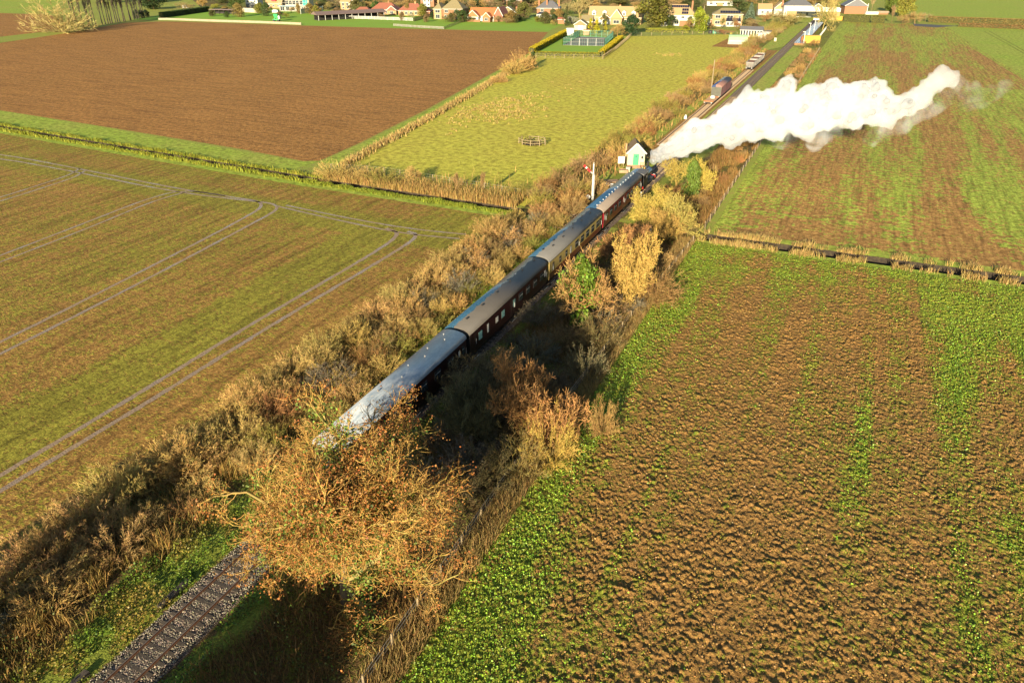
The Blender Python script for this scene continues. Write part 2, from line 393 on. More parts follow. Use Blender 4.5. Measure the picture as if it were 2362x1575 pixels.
# earth patch by the green shelter and the yard behind the long wall
tag(patch('bare_earth', [G(1640, 108)[:2], G(1690, 84)[:2]], [G(1712, 112)[:2], G(1735, 90)[:2]], 30, 20, .030, plough_mat, {'green': lambda X, Y: .35 + .9 * (fbm(X * .12, Y * .12) - .5)}), kind='structure')

# east fields
def rape_green(X, Y):
    st = fbm(X * .38 + 3 + .8 * vnoise(Y * .03, X * .05), Y * .016, 3) - .5
    g = .27 + 1.25 * st + 1.3 * (fbm(X * .055, Y * .028 + 6, 4) - .5) + .5 * (fbm(X * .5, Y * .22, 3) - .5)
    g = g + .8 * (1 - sst(15.5, 19.5 + 2 * vnoise(Y * .15, X * 0), X)) + .35 * sst(300, 420, Y)
    g = g - .45 * (1 - sst(106, 122, Y)) + .5 * (fbm(X * .08, Y * .9, 2) > .62) * (Y < 116)
    g = g + .35 * sst(44, 60, X) * (Y < 260)
    return g
east_r = [(15.2, 103.4), (15.0, 170), (14.0, 250), (13.2, 330), (14.5, 420), (16, 482)]
bnd = [(92, 103.9), (86, 200), (77, 287), (70, 380), (65, 476)]
tag(patch('crop_field', east_r, bnd, 260, 160, .012, rape_mat, {'green': rape_green}), kind='structure')
tag(patch('crop_field', bnd, [(420, 110), (420, 300), (420, 477)], 120, 80, .012, wheat_mat, {'green': lambda X, Y: .7 + .3 * (fbm(X * .05, Y * .05) - .5)}), kind='structure')
for o in (0, 2.2):
    strip('tramline', smooth_line([(2268 + o * 6, 72), (2320 + o * 5, 100), (2362 + o * 5, 124), (2500, 195)], 60, 3), .5, .02, rough_mat, .3)
strip('tramline', np.array([(x - 0.4 + .25 * math.sin(y * .03), y) for (x, y) in resample(bnd, 80)]), 2.2, .021, rape_mat, .8)
tag(patch('garden_ground', [G(470, 24)[:2], G(900, 24)[:2], G(1400, 34)[:2], G(1830, 40)[:2]], [G(400, -40)[:2], G(900, -50)[:2], G(1400, -50)[:2], G(1900, -50)[:2]], 80, 30, .018, rough_mat, {'green': lambda X, Y: .42 + 1.2 * (fbm(X * .05, Y * .03, 3) - .5)}), kind='structure')
tag(patch('crop_field', [G(2120, 44)[:2], G(2700, 62)[:2]], [G(2060, -60)[:2], G(2900, -60)[:2]], 60, 60, .014, wheat_mat, {'green': lambda X, Y: .72 + .3 * (fbm(X * .02, Y * .02) - .5)}), kind='structure')
def cover_green(X, Y):
    edge = 16.2 + 2.6 * (fbm(X * 0 + 2, Y * .12, 3) - .3) + 3.2 * sst(50, 20, Y)
    g = .26 + .75 * (fbm(X * .9, Y * .025, 3) - .5) + .35 * (fbm(X * .1, Y * .05, 3) - .5) + .62 * (1 - sst(edge - 2.0, edge + 3.5, X))
    g = g + .65 * sst(.42, .75, fbm(X * .20 + 8, Y * .035 + 3, 4)) * sst(24, 44, X)
    g = g + .5 * sst(82, 88, Y) * (.2 + 1.3 * (fbm(X * .05, Y * .55, 3) - .3)) + .30 * sst(93.5, 96, Y)
    return g
def clods(X, Y, T):
    a = fbm(X * 6.0, Y * 5.0, 3); b_ = fbm(X * .9 + 7, Y * .6, 3); fade = sst(13.4, 14.2, X) * sst(98.6, 97, Y)
    rows_ = .5 + .5 * np.sin(X * 2 * math.pi / .75 + 3 * fbm(X * .2, Y * .1, 2))
    return fade * (.30 * np.clip(a - .40, 0, 1) * (.35 + 1.3 * b_) * 1.3 + .035 * rows_)
tag(patch('cover_crop_field', [(13.4, 8), (13.4, 98.4)], [(64, 8), (64, 99.4)], 860, 500, .012, cover_mat, {'green': cover_green}, clods), kind='structure')
tag(patch('cover_crop_field', [(64, -60), (64, 99.4)], [(130, -60), (130, 99.6)], 120, 60, .012, cover_mat, {'green': cover_green}), kind='structure')
tag(patch('cover_crop_field', [(13.4, -60), (13.4, 8)], [(64, -60), (64, 8)], 60, 60, .012, cover_mat, {'green': cover_green}), kind='structure')
tag(patch('grass_verge', offs(-HW - .02, [14, 53, 90, 140]), offs(-HW - 2.6, [14, 53, 90, 140]), 120, 5, .022, wheat_mat, {'green': const(.7)}), kind='structure')
tag(patch('grass_verge', offs(HW + .02, [16, 53, 90, 140]), offs(HW + 2.0, [16, 53, 90, 140]), 120, 5, .022, wheat_mat, {'green': const(.6)}), kind='structure')
# rough ground of the railway land
tag(patch('rough_ground', [(-13.6, -40), (-13.6, 97)], [(13.3, -40), (13.3, 97)], 200, 60, .008, rough_mat,
          {'green': lambda X, Y: .25 + .6 * (fbm(X * .25, Y * .12) - .5) + .8 * sst(-6.2, -4.6, X) * (1 - sst(-2.2, -1.9, X)) + .5 * sst(1.9, 2.3, X) * (1 - sst(3, 4.4, X))}), kind='structure')
tag(patch('rough_ground', [(-16, 103), (-15, 200), (-17, 330), (-18, 480)], [(14.2, 104), (14, 200), (13, 330), (14, 480)], 260, 60, .010, rough_mat,
          {'green': lambda X, Y: .3 + .5 * (fbm(X * .25, Y * .12) - .5) + .8 * sst(-8.5, -6.5, X) * (1 - sst(-2.2, -1.9, X)) * sst(118, 128, Y) + .7 * sst(1.9, 2.2, X) * (1 - sst(4.5, 6.5, X)) + .3 * sst(240, 300, Y)}), kind='structure')

m, t, b = nodes_of('furrow_shade'); b.inputs['Base Color'].default_value = (.045, .026, .012, 1); b.inputs['Roughness'].default_value = .95; furrow_shade_mat = m
for P, wd in (([(1620, 612), (1660, 648), (1850, 690), (2100, 738), (2362, 778), (2500, 800)], .45), ([(1640, 600), (1760, 650), (2000, 690), (2362, 748), (2500, 770)], .22), ([(1690, 596), (1900, 640), (2200, 690), (2500, 735)], .22), ([(1660, 590), (1850, 618), (2150, 665), (2500, 712)], .2), ([(1630, 640), (1700, 690), (1900, 735), (2200, 790), (2500, 840)], .2)):
    P = smooth_line(P, 220, 6); P = P + np.stack([.15 * (fbm(P[:, 0] * .8, P[:, 1], 3) - .5), .6 * (fbm(P[:, 0] * .5 + wd * 30, P[:, 1], 3) - .5)], -1)
    strip('furrow_shade_strip', P, wd * 1.5, .03, furrow_shade_mat, 1.6)  # flat dark strips, the furrows' shading laid on as colour

for n_, A_, B2 in (('a', [(-8.6, 122), (-8.8, 250), (-9.5, 350), (-9, 480)], [(-6.4, 122), (-6.4, 330), (-1.9, 345), (-1.9, 480)]), ('b', [(1.75, 150), (1.75, 348)], [(6.4, 150), (6.8, 348)]), ('c', [(-4.6, 40), (-4.4, 117)], [(-2.0, 40), (-2.0, 117)]), ('d', [(-2.4, 122), (-2.2, 330)], [(-1.7, 122), (-1.7, 330)])):
    tag(patch('grass_verge', A_, B2, 160, 10, .036, wheat_mat, {'green': lambda X, Y: .45 + .9 * (fbm(X * .5, Y * .15, 3) - .45)}), kind='structure')
# ------------------------------------------------------------------ railway
m, t, b = nodes_of('ballast_stone')
v = N(t, 'ShaderNodeTexVoronoi'); v.inputs['Scale'].default_value = 11
t.links.new(N(t, 'ShaderNodeNewGeometry').outputs['Position'], v.inputs['Vector'])
c = ramp(t, v.outputs['Color'], [(.1, (.04, .028, .02)), (.5, (.125, .085, .06)), (.95, (.30, .22, .16))])
n2 = noise(t, .5, 4, .6); c = mixc(t, ramp(t, n2, [(.45, (0, 0, 0)), (.7, (.8, .8, .8))]), c, (.10, .065, .035))
t.links.new(c, b.inputs['Base Color']); b.inputs['Roughness'].default_value = .85; bump(t, b, v.outputs['Distance'], .9, .08)
ballast_mat = m
rust = paint('rail_rust', (.11, .05, .025), .6, .3, 4, grime=(.05, .03, .02))
railtop = paint('rail_worn_head', (.22, .17, .13), .35, .25, 6, metal=.5)
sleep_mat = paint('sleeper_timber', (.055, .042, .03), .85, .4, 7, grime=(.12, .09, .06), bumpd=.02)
sleep_pale = paint('sleeper_pale_timber', (.24, .17, .10), .85, .3, 7, grime=(.10, .07, .045), bumpd=.02)  # paler timber tone, mostly for the far line and siding

def leafcol(n, base, var=.25, hue=.08):
    base = np.asarray(base, float); k = 1 + var * RNG.standard_normal((n, 1)) * .8
    return np.clip(base * np.clip(k, .35, 1.9) * (1 + hue * RNG.standard_normal((n, 3))), .003, .95)
tint_mats = {}
def tint_mat(name, rough=.75, spec=.2, obj=False, trans=0.0):
    if name in tint_mats: return tint_mats[name]
    m, t, b = nodes_of(name)
    c = attr(t, 'tint').outputs['Color']
    if obj:
        oi = N(t, 'ShaderNodeObjectInfo'); c = mixc(t, 1.0, c, oi.outputs['Color'], 'MULTIPLY')
    t.links.new(c, b.inputs['Base Color']); b.inputs['Roughness'].default_value = rough; b.inputs['Specular IOR Level'].default_value = spec
    if trans:
        out = t.nodes['Material Output']; tr = N(t, 'ShaderNodeBsdfTranslucent'); t.links.new(c, tr.inputs[0])
        mx = N(t, 'ShaderNodeMixShader'); mx.inputs[0].default_value = trans
        t.links.new(b.outputs[0], mx.inputs[1]); t.links.new(tr.outputs[0], mx.inputs[2]); t.links.new(mx.outputs[0], out.inputs[0])
    tint_mats[name] = m; return m

def bal(name, x, y0, y1, half, z):
    n = int((y1 - y0) / 1.5) + 2; Y = np.linspace(y0, y1, n)
    j = lambda s: half + .25 * (vnoise(Y * .5, Y * 0 + s) - .5)
    A = np.c_[x - j(1), Y]; B_ = np.c_[x + j(9), Y]
    return tag(patch(name, A, B_, n, 7, z, ballast_mat, None, lambda X, Yy, T: (.165 if half > 1.7 else .12) * np.sin(np.pi * T) ** .4), kind='structure')
bal('ballast', 0, -40, 110, 1.72, .024); bal('ballast', 0, 110, 520, 1.62, .024)
tag(strip('siding_bed', np.array([(-4.0, y) for y in np.linspace(140, 330, 60)]), 4.4, .030, plough_mat, .4), kind='structure')
def stones(n, x0, x1, y0, y1, s0, s1, zf):
    P = np.c_[RNG.uniform(x0, x1, n), RNG.uniform(y0, y1, n), np.zeros(n)]; P[:, 2] = zf(P[:, 0])
    S = RNG.uniform(s0, s1, (n, 1)) * RNG.uniform(.6, 1.3, (n, 3)) * np.array([1, 1, .7]); a = RNG.uniform(0, 6.28, n)
    base = np.array([(1, 0, 0), (0, 1, 0), (-1, 0, 0), (0, -1, 0), (0, 0, 1), (0, 0, -1)], float)
    f = np.array([(0, 1, 4), (1, 2, 4), (2, 3, 4), (3, 0, 4), (1, 0, 5), (2, 1, 5), (3, 2, 5), (0, 3, 5)])
    L = base[None] * S[:, None] + RNG.normal(0, .008, (n, 6, 3)); ca, sa = np.cos(a)[:, None], np.sin(a)[:, None]
    X = L[..., 0] * ca - L[..., 1] * sa; Y = L[..., 0] * sa + L[..., 1] * ca
    V = np.stack([X, Y, L[..., 2]], -1) + P[:, None]
    F = f[None] + 6 * np.arange(n)[:, None, None]
    c = leafcol(n, (.20, .17, .125), .6, .06); return V.reshape(-1, 3), F.reshape(-1, 3), np.repeat(c, 6, 0)
V, F, c = stones(9000, -1.72, 1.72, 8, 33, .04, .07, lambda x: .145 + .035 * np.cos(x))
tag(put('ballast_stone', tri_mesh('ballast_stone', V, F, tint_mat('stone_tint', .85), c)), kind='stuff')

track = thing('railway_track', 'single railway line of rusty rails on timber sleepers running under the train', 'railway track')
def rail_mesh(y0, y1):
    mb = MB(); mb.extrude_y([(-.07, 0), (.07, 0), (.07, .02), (.015, .035), (.015, .11), (.036, .12), (.036, .155), (-.036, .155), (-.036, .12), (-.015, .11), (-.015, .035), (-.07, .02)], y0, y1)
    return mb.mesh('rail', rust)
rm = rail_mesh(-40, 520); hm = MB().box(-.03, .03, -40, 520, .1555, .160).mesh('rail_head', railtop)
for s in (-.752, .752):
    r = put('rail', rm, track, (s, 0, .21)); put('rail_head', hm, r)
slm = {k: MB().box(-1.26, 1.26, -.12, .12, 0, .13).mesh('sleeper', mt) for k, mt in (('d', sleep_mat), ('l', sleep_pale))}
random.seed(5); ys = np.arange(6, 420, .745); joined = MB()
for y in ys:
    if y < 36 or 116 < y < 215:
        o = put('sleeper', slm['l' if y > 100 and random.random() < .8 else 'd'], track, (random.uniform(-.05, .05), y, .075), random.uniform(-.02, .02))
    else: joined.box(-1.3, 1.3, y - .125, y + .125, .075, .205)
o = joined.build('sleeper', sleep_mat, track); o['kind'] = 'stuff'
side = thing('siding_track', 'overgrown siding of rusty rails beside the main line under the parked wagons', 'railway track', (-4.2, 0, 0))
srm = rail_mesh(152, 318)
for s in (-.752, .752): put('rail', srm, side, (s, 0, .20))
for y in np.arange(152, 318, .78):
    if y < 270: put('sleeper', slm['l'], side, (random.uniform(-.08, .08), y, .07), random.uniform(-.03, .03))
old = thing('lifted_track_panel', 'short lifted length of old rusty track lying in the grass left of the cream coach', 'track panel', (-5.6, 101.3, .02), .0)
for s in (-.752, .752): MB().box(s - .035, s + .035, -6, 6, .13, .27).build('rail', rust, old)
for k in range(15): put('sleeper', slm['l'], old, (random.uniform(-.1, .1), -5.6 + k * .8, .01), random.uniform(-.06, .06))

tr_ = thing('cable_trough', 'dark edging boards along the left shoulder of the near track', 'edging')
for a_, b__ in ((8.0, 16.3), (20.2, 22.6)):
    for k in range(int((b__ - a_) / 1.2)): MB().box(-2.52, -2.12, a_ + k * 1.2, a_ + k * 1.2 + 1.16, 0, .26).build('edging_board', sleep_mat, tr_)
# ------------------------------------------------------------------ carriages
def roofmat(name, dry, wet, edge, wet_sky_col):
    """coach roof: dry upper coat on one side, still wet with a ragged edge on the other, tinted blue for reflected sky"""
    m, t, b = nodes_of(name); tc = N(t, 'ShaderNodeTexCoord').outputs['Object']
    sx = N(t, 'ShaderNodeSeparateXYZ'); t.links.new(tc, sx.inputs[0])
    n1 = noise(t, 1.3, 5, .65, tc, .3, (2.2, 1.0, 1)); n2 = noise(t, 5, 4, .6, tc); n3 = noise(t, .5, 4, .6, tc)
    e = math_(t, 'ADD', sx.outputs[0], math_(t, 'MULTIPLY', math_(t, 'SUBTRACT', n1, .5), 1.5))
    f = math_(t, 'LESS_THAN', e, edge)
    d = mixc(t, n3, tuple(c * .75 for c in dry), tuple(c * 1.25 for c in dry)); d = mixc(t, math_(t, 'MULTIPLY', n2, .4), d, (.05, .045, .04))
    wv = mixc(t, ramp(t, n2, [(.35, (0, 0, 0)), (.65, (1, 1, 1))]), wet_sky_col, tuple(c * .45 for c in wet_sky_col))  # blue of the wet side is reflected sky put into the base colour
    c = mixc(t, f, d, wv); t.links.new(c, b.inputs['Base Color'])
    r = N(t, 'ShaderNodeMix', data_type='FLOAT'); t.links.new(f, r.inputs[0]); r.inputs[2].default_value = .62; r.inputs[3].default_value = wet
    t.links.new(r.outputs[0], b.inputs['Roughness']); b.inputs['Specular IOR Level'].default_value = .7
    bump(t, b, n2, .25, .02); return m
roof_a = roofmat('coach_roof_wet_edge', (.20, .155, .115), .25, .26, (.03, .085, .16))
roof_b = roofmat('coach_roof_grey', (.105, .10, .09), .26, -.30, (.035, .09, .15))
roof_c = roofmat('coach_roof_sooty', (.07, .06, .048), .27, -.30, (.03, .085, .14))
m, t, b = nodes_of('coach_roof_silver'); tc = N(t, 'ShaderNodeTexCoord').outputs['Object']
n1 = noise(t, 1.0, 6, .7, tc, .6, (1.4, .5, 1)); n2 = noise(t, 3.2, 5, .65, tc, .4)
c = ramp(t, n1, [(.36, (.19, .23, .26)), (.5, (.27, .30, .32)), (.62, (.38, .40, .405))]); c = mixc(t, ramp(t, n2, [(.45, (0, 0, 0)), (.62, (.3, .3, .3))]), c, (.12, .17, .22))  # bluish streaks put reflected sky into the silver
t.links.new(c, b.inputs['Base Color']); b.inputs['Roughness'].default_value = .34; b.inputs['Specular IOR Level'].default_value = .7; bump(t, b, n2, .3, .02); roof_d = m
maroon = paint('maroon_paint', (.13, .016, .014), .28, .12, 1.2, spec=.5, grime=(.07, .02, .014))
maroon_shade = paint('shade_darkened_maroon', (.022, .006, .006), .30, .15, 1.2, spec=.5, grime=(.03, .012, .01))  # maroon with the oak's shade put into the colour, last two coaches
crimson = paint('crimson_paint', (.24, .012, .022), .3, .1, 2, spec=.5)
cream = paint('cream_paint', (.40, .29, .09), .4, .08, 1.5, grime=(.30, .21, .07))
black = paint('black_paint', (.016, .015, .014), .5, .3, 3, grime=(.05, .035, .022))
rubber = paint('gangway_rubber', (.02, .02, .022), .7, .3, 5)
glass = paint('window_glass', (.03, .038, .042), .06, .1, 2, spec=.8)
blind = paint('window_blind_white', (.5, .47, .4), .5, .06, 3)
teal = paint('frosted_window', (.16, .30, .27), .3, .15, 3)
white = paint('white_paint', (.52, .51, .46), .5, .05, 2, grime=(.42, .39, .33))
steelg = paint('grey_steel', (.26, .26, .25), .45, .2, 3, grime=(.16, .11, .07))
gold = paint('waist_line_yellow', (.65, .42, .08), .4, .08, 4)
wheelm = paint('wheel_steel', (.10, .085, .07), .5, .3, 5)
L, HWc = 19.6, 1.36
side_prof = [(1.36, .98), (1.395, 1.5), (1.40, 2.1), (1.385, 2.8), (1.345, 3.26)]
def arc_roof(n=14, off=0.0):
    P = []
    for k in range(n + 1):
        a = math.pi * (k / n); P.append(((HWc + off) * math.cos(a) * 1.0, 3.26 + (.62 + off) * math.sin(a) ** .75 if 0 < k < n else 3.26))
    return P
wcache = {}
def window(parent, sx, y, z, w_, h_, kind='g', frame=None):
    k = (w_, h_, kind, frame.name if frame else '')
    if k not in wcache:
        fr = MB().box(0, .022, -w_ / 2 - .05, w_ / 2 + .05, -h_ / 2 - .05, h_ / 2 + .05).mesh('window', frame or black)
        pm = {'g': glass, 'b': blind, 't': teal}[kind]
        pn = MB().box(.0225, .030, -w_ / 2, w_ / 2, -h_ / 2, h_ / 2).mesh('pane', pm)
        tp = MB().box(.031, .038, -w_ / 2 + .0, w_ / 2, h_ / 2 - .30, h_ / 2 - .27).mesh('window_bar', white)
        wcache[k] = (fr, pn, tp)
    fr, pn, tp = wcache[k]
    xs = np.interp(z, [p[1] for p in side_prof], [p[0] for p in side_prof])
    o = put('window', fr, parent, (sx * xs, y, z), 0 if sx > 0 else math.pi)
    put('pane', pn, o)
    if h_ > .6 and kind == 'g': put('window_bar', tp, o)
    return o
def coach(yc, label, body, roof, layout, upper=None, endcol=None, vents=(), doorframe=None):
    t = thing('railway_coach', label, 'carriage', (0, yc, 0), 0, 'coaches of the steam train')
    def shell(prof, col, name='body_side'):
        for s in (1, -1):
            mb = MB(); mb.extrude_y([(s * x, z) for x, z in prof], -L / 2, L / 2, caps=False, closed=False)
            if s > 0: mb.f = [q[::-1] for q in mb.f]
            mb.build(name, col, t, smooth=True)
    if upper is None: shell(side_prof, body)
    else:
        shell([(1.36, .98), (1.395, 1.5), (1.3985, 1.83)], body); shell([(1.3985, 1.83), (1.40, 2.1), (1.385, 2.8), (1.345, 3.26)], upper, 'upper_panel')
        for s in (1, -1): MB().box(1.40 if s > 0 else -1.407, 1.407 if s > 0 else -1.40, -L / 2 + .01, L / 2 - .01, 1.80, 1.84).build('waist_line', gold, t)
    ec = endcol or body
    ends = [(x, z) for x, z in side_prof] + arc_roof()[1:-1] + [(-x, z) for x, z in side_prof[::-1]]
    for y in (-L / 2, L / 2):
        mb = MB(); mb.add([(x, y, z) for x, z in ends], [tuple(range(len(ends)))] if y > 0 else [tuple(range(len(ends)))[::-1]]); mb.build('end_panel', ec, t)
    MB().box(-1.34, 1.34, -L / 2, L / 2, .92, .978).build('floor_pan', black, t)
    mb = MB(); R = arc_roof(14, .035); mb.extrude_y(R + [(-HWc - .035, 3.22), (HWc + .035, 3.22)], -L / 2 - .06, L / 2 + .06)
    ro = mb.build('roof', roof, t, smooth=False)
    for p_ in ro.data.polygons: p_.use_smooth = len(p_.vertices) == 4
    for s in (1, -1): MB().box(s * 1.395 - .02, s * 1.395 + .02, -L / 2, L / 2, 3.235, 3.265).build('gutter', black, t)
    for (x, y, col, r_) in vents:
        zz = 3.26 + .655 * max(0, 1 - (x / 1.4) ** 2) ** .375
        MB().lathe([(r_ * .5, 0), (r_ * .55, .09), (r_, .10), (r_, .15), (.02, .19)], 8, (x, y, zz - .02)).build('roof_vent', col, t)
    for y, w_, h_, k, z in layout:
        for s in (1, -1): window(t, s, y, z, w_, h_, k, doorframe if k == 'b' else None)
    for y in (-L / 2 + .65, L / 2 - .65, 0.0):
        for s in (1, -1):
            d = MB(); 
            for o in (-.36, .36): d.box(0, .012, o - .012, o + .012, -1.0, 1.0)
            xo = 1.402
            dd = put('door_edge', d.mesh('door_edge', black), t, (s * xo, y, 2.08), 0 if s > 0 else math.pi)
            MB().tube((.05, .44, -.25), (.05, .44, .35), .018, n=6).build('grab_rail', white, dd)
            MB().box(1.30 if s > 0 else -1.62, 1.62 if s > 0 else -1.30, y - .65, y + .65, .56, .60).build('footboard', black, t)
            MB().box(1.6205 if s > 0 else -1.632, 1.632 if s > 0 else -1.6205, y - .65, y + .65, .55, .61).build('footboard_edge', white, t)
    for y in (-6.9, 6.9):
        bo = thing_part = MB().box(-1.05, 1.05, -1.75, 1.75, .72, .86).box(1.02, 1.12, -1.8, 1.8, .5, .74).box(-1.12, -1.02, -1.8, 1.8, .5, .74).box(-.9, .9, -.35, .35, .45, .72).build('bogie', black, t, (0, y, 0))
        for a in (-1.28, 1.28):
            wh = MB()
            for s in (1, -1): wh.tube((s * .70, 0, 0), (s * .84, 0, 0), .455, .455, 16)
            wh.tube((-.7, 0, 0), (.7, 0, 0), .08, .08, 8)
            wh.build('wheelset', wheelm, bo, (0, a, .455 + .37 - .0))
    u = MB(); u.box(-.9, -.25, -3.2, -.5, .42, .92); u.box(.35, 1.25, 1.0, 3.4, .45, .92); u.box(-1.25, -.4, 1.2, 2.9, .45, .92)
    for k in range(5): u.bar((1.15, -4.5 + k * .5, .9), (1.15, -4.2 + k * .5, .45), .04)
    u.bar((1.1, -5, .42), (1.1, 4.6, .42), .06)
    u.build('underframe_gear', black, t)
    for y in (-L / 2 - .26, L / 2 + .26):
        g = MB(); n = 5
        for k in range(n): 
            a = y - .24 + k * .12; g.box(-.52, .52, a - .03, a + .03, 1.05, 3.30); g.box(-.46, .46, a + .03, a + .09, 1.1, 3.24)
        g.build('gangway', rubber, t)
        bf = MB(); sg = 1 if y > 0 else -1
        for s in (.87, -.87): bf.tube((s, sg * L / 2, 1.06), (s, sg * (L / 2 + .36), 1.06), .10, .10, 8); bf.tube((s, sg * (L / 2 + .36), 1.06), (s, sg * (L / 2 + .40), 1.06), .23, .23, 12)
        bf.build('buffers', black, t)
    return t
PITCHC = 20.4; YF = 105.5
pale_vent = paint('pale_vent_cap', (.40, .41, .42), .5, .1, 3)
two_rows = [(x, -9.1 + k * 1.4, pale_vent, .10) for k in range(14) for x in (.12,)]
lay1 = [(y, 1.25, .86, 'g', 2.38) for y in (-7.2, -5.0, -2.9, 1.6 - 2.4, 1.35, 3.5, 5.7)] + [(7.5, .55, .8, 'b', 2.4)] + [(y, .48, .72, 'g', 2.4) for y in (-9.1, 0.28, 9.1)]
lay1 = [(-8.4 + k * 2.1, 1.05, .86, 'g', 2.38) for k in range(9) if k != 4] + [(y, .40, .72, 'b', 2.42) for y in (-9.15, 0, 9.15)]
coach(YF, 'maroon coach with a row of white roof vents next to the steam engine', maroon, roof_a, lay1, None, crimson, two_rows, crimson)
lay2 = [(y, 1.05, .86, 'g', 2.38) for y in (8.0, 5.9, 3.8, 1.7, -.4)] + [(-2.6, .42, .9, 'b', 2.36), (-4.2, .5, .8, 'g', 2.36), (-6.3, .5, .7, 'g', 2.4), (-8.6, .45, .9, 'g', 2.36), (9.1, .4, .8, 'g', 2.4)]
coach(YF - PITCHC, 'coach painted cream above and crimson below with dark window glass', maroon, roof_b, lay2, cream, cream,
      [(.35 if k % 2 else -.25, -8 + k * 1.75, black, .12) for k in range(10)], None)
lay3 = [(y, 1.0, .82, 'g', 2.38) for y in (8.2, 6.2, 4.2, 2.2)] + [(.4, .5, .8, 't', 2.38), (-2.4, .7, .75, 't', 2.3), (-3.9, .55, .6, 'b', 2.3), (-6.0, .35, .95, 'b', 2.3), (-7.7, .75, .85, 't', 2.3), (9.15, .4, .8, 'b', 2.4)]
coach(YF - 2 * PITCHC, 'maroon coach with a sooty roof third from the engine, sides darkened for oak shade', maroon_shade, roof_c, lay3, None, black,
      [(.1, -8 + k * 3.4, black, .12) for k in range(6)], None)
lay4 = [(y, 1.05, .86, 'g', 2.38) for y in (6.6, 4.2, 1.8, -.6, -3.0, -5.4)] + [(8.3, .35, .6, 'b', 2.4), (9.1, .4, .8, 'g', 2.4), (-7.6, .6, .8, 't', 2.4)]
coach(YF - 3 * PITCHC, 'last coach with a pale silvery roof half under the oak branches', maroon_shade, roof_d, lay4, None, black,
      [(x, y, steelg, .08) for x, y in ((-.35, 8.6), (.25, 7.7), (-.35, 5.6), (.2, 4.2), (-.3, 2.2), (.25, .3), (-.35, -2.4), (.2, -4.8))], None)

# ------------------------------------------------------------------ steam engine: small saddle tank
green_l = paint('engine_black_sky_tint', (.014, .03, .05), .12, .2, 2, spec=.9)  # blue cast puts the sky's reflection into the black tank colour
copper = paint('brass_fittings', (.55, .36, .12), .25, .1, 4, metal=.9)
redb = paint('buffer_beam_red', (.42, .02, .015), .4, .1, 3)
loco = thing('steam_locomotive', 'small black saddle tank steam engine at the head of the train beside the signal hut', 'steam engine', (0, 121.2, 0))
MB().box(-1.2, 1.2, -3.9, 3.9, .98, 1.12).build('running_plate', black, loco)
for y in (-3.95, 3.9):
    MB().box(-1.25, 1.25, y, y + .09, .78, 1.22).build('buffer_beam', redb, loco)
    bf = MB(); sg = -1 if y < 0 else 1
    for s in (.87, -.87): bf.tube((s, y, 1.05), (s, y + sg * .5, 1.05), .11, .11, 8); bf.tube((s, y + sg * .5, 1.05), (s, y + sg * .56, 1.05), .23, .23, 12)
    bf.build('buffers', steelg, loco)
MB().tube((0, -1.4, 2.15), (0, 3.4, 2.15), .62, .62, 18).build('boiler', black, loco, smooth=False)
prof = [(1.02 * math.cos(a), 2.2 + .78 * math.sin(a)) for a in np.linspace(-.35, math.pi + .35, 18)]
MB().extrude_y(prof, -1.1, 2.5).build('saddle_tank', green_l, loco)
MB().tube((0, 2.5, 2.15), (0, 3.5, 2.15), .66, .66, 18).build('smokebox', black, loco)
MB().lathe([(.30, 0), (.20, .12), (.18, .75), (.25, .82), (.25, .92), (.17, .93)], 14, (0, 3.0, 2.75)).build('chimney', black, loco)
MB().lathe([(.28, 0), (.26, .2), (.16, .38), (.02, .42)], 12, (0, .8, 2.95)).build('dome', copper, loco)
cab = MB()
for s in (1, -1): cab.box(s * 1.18 - .03, s * 1.18 + .03, -3.8, -1.2, 1.12, 2.2); cab.box(s * 1.18 - .03, s * 1.18 + .03, -3.8, -3.5, 2.2, 3.1); cab.box(s * 1.18 - .03, s * 1.18 + .03, -1.5, -1.2, 2.2, 3.1)
cab.box(-1.15, 1.15, -1.26, -1.2, 1.12, 3.1); cab.box(-1.15, 1.15, -3.8, -3.74, 1.12, 2.3)
cab.build('cab', black, loco)
MB().extrude_y([(-1.3, 3.05), (1.3, 3.05), (1.25, 3.2), (.8, 3.36), (0, 3.44), (-.8, 3.36), (-1.25, 3.2)], -3.95, -1.1).build('cab_roof', roof_b, loco)
MB().box(-1.0, 1.0, -3.7, -3.0, 2.2, 2.55).build('coal_bunker', black, loco)
for y in (-2.2, 0, 2.2):
    wm = MB()
    for s in (1, -1): wm.tube((s * .70, y, .86), (s * .84, y, .86), .5, .5, 18)
    wm.tube((-.7, y, .86), (.7, y, .86), .08, .08, 8); wm.build('wheelset', wheelm, loco)
for s in (1, -1):
    MB().box(s * 1.0 - .2, s * 1.0 + .2, 2.3, 3.5, .7, 1.2).build('cylinder_block', black, loco)
    MB().bar((s * .95, 2.4, .9), (s * .95, -2.2, .82), .05, .1).build('coupling_rod', steelg, loco)

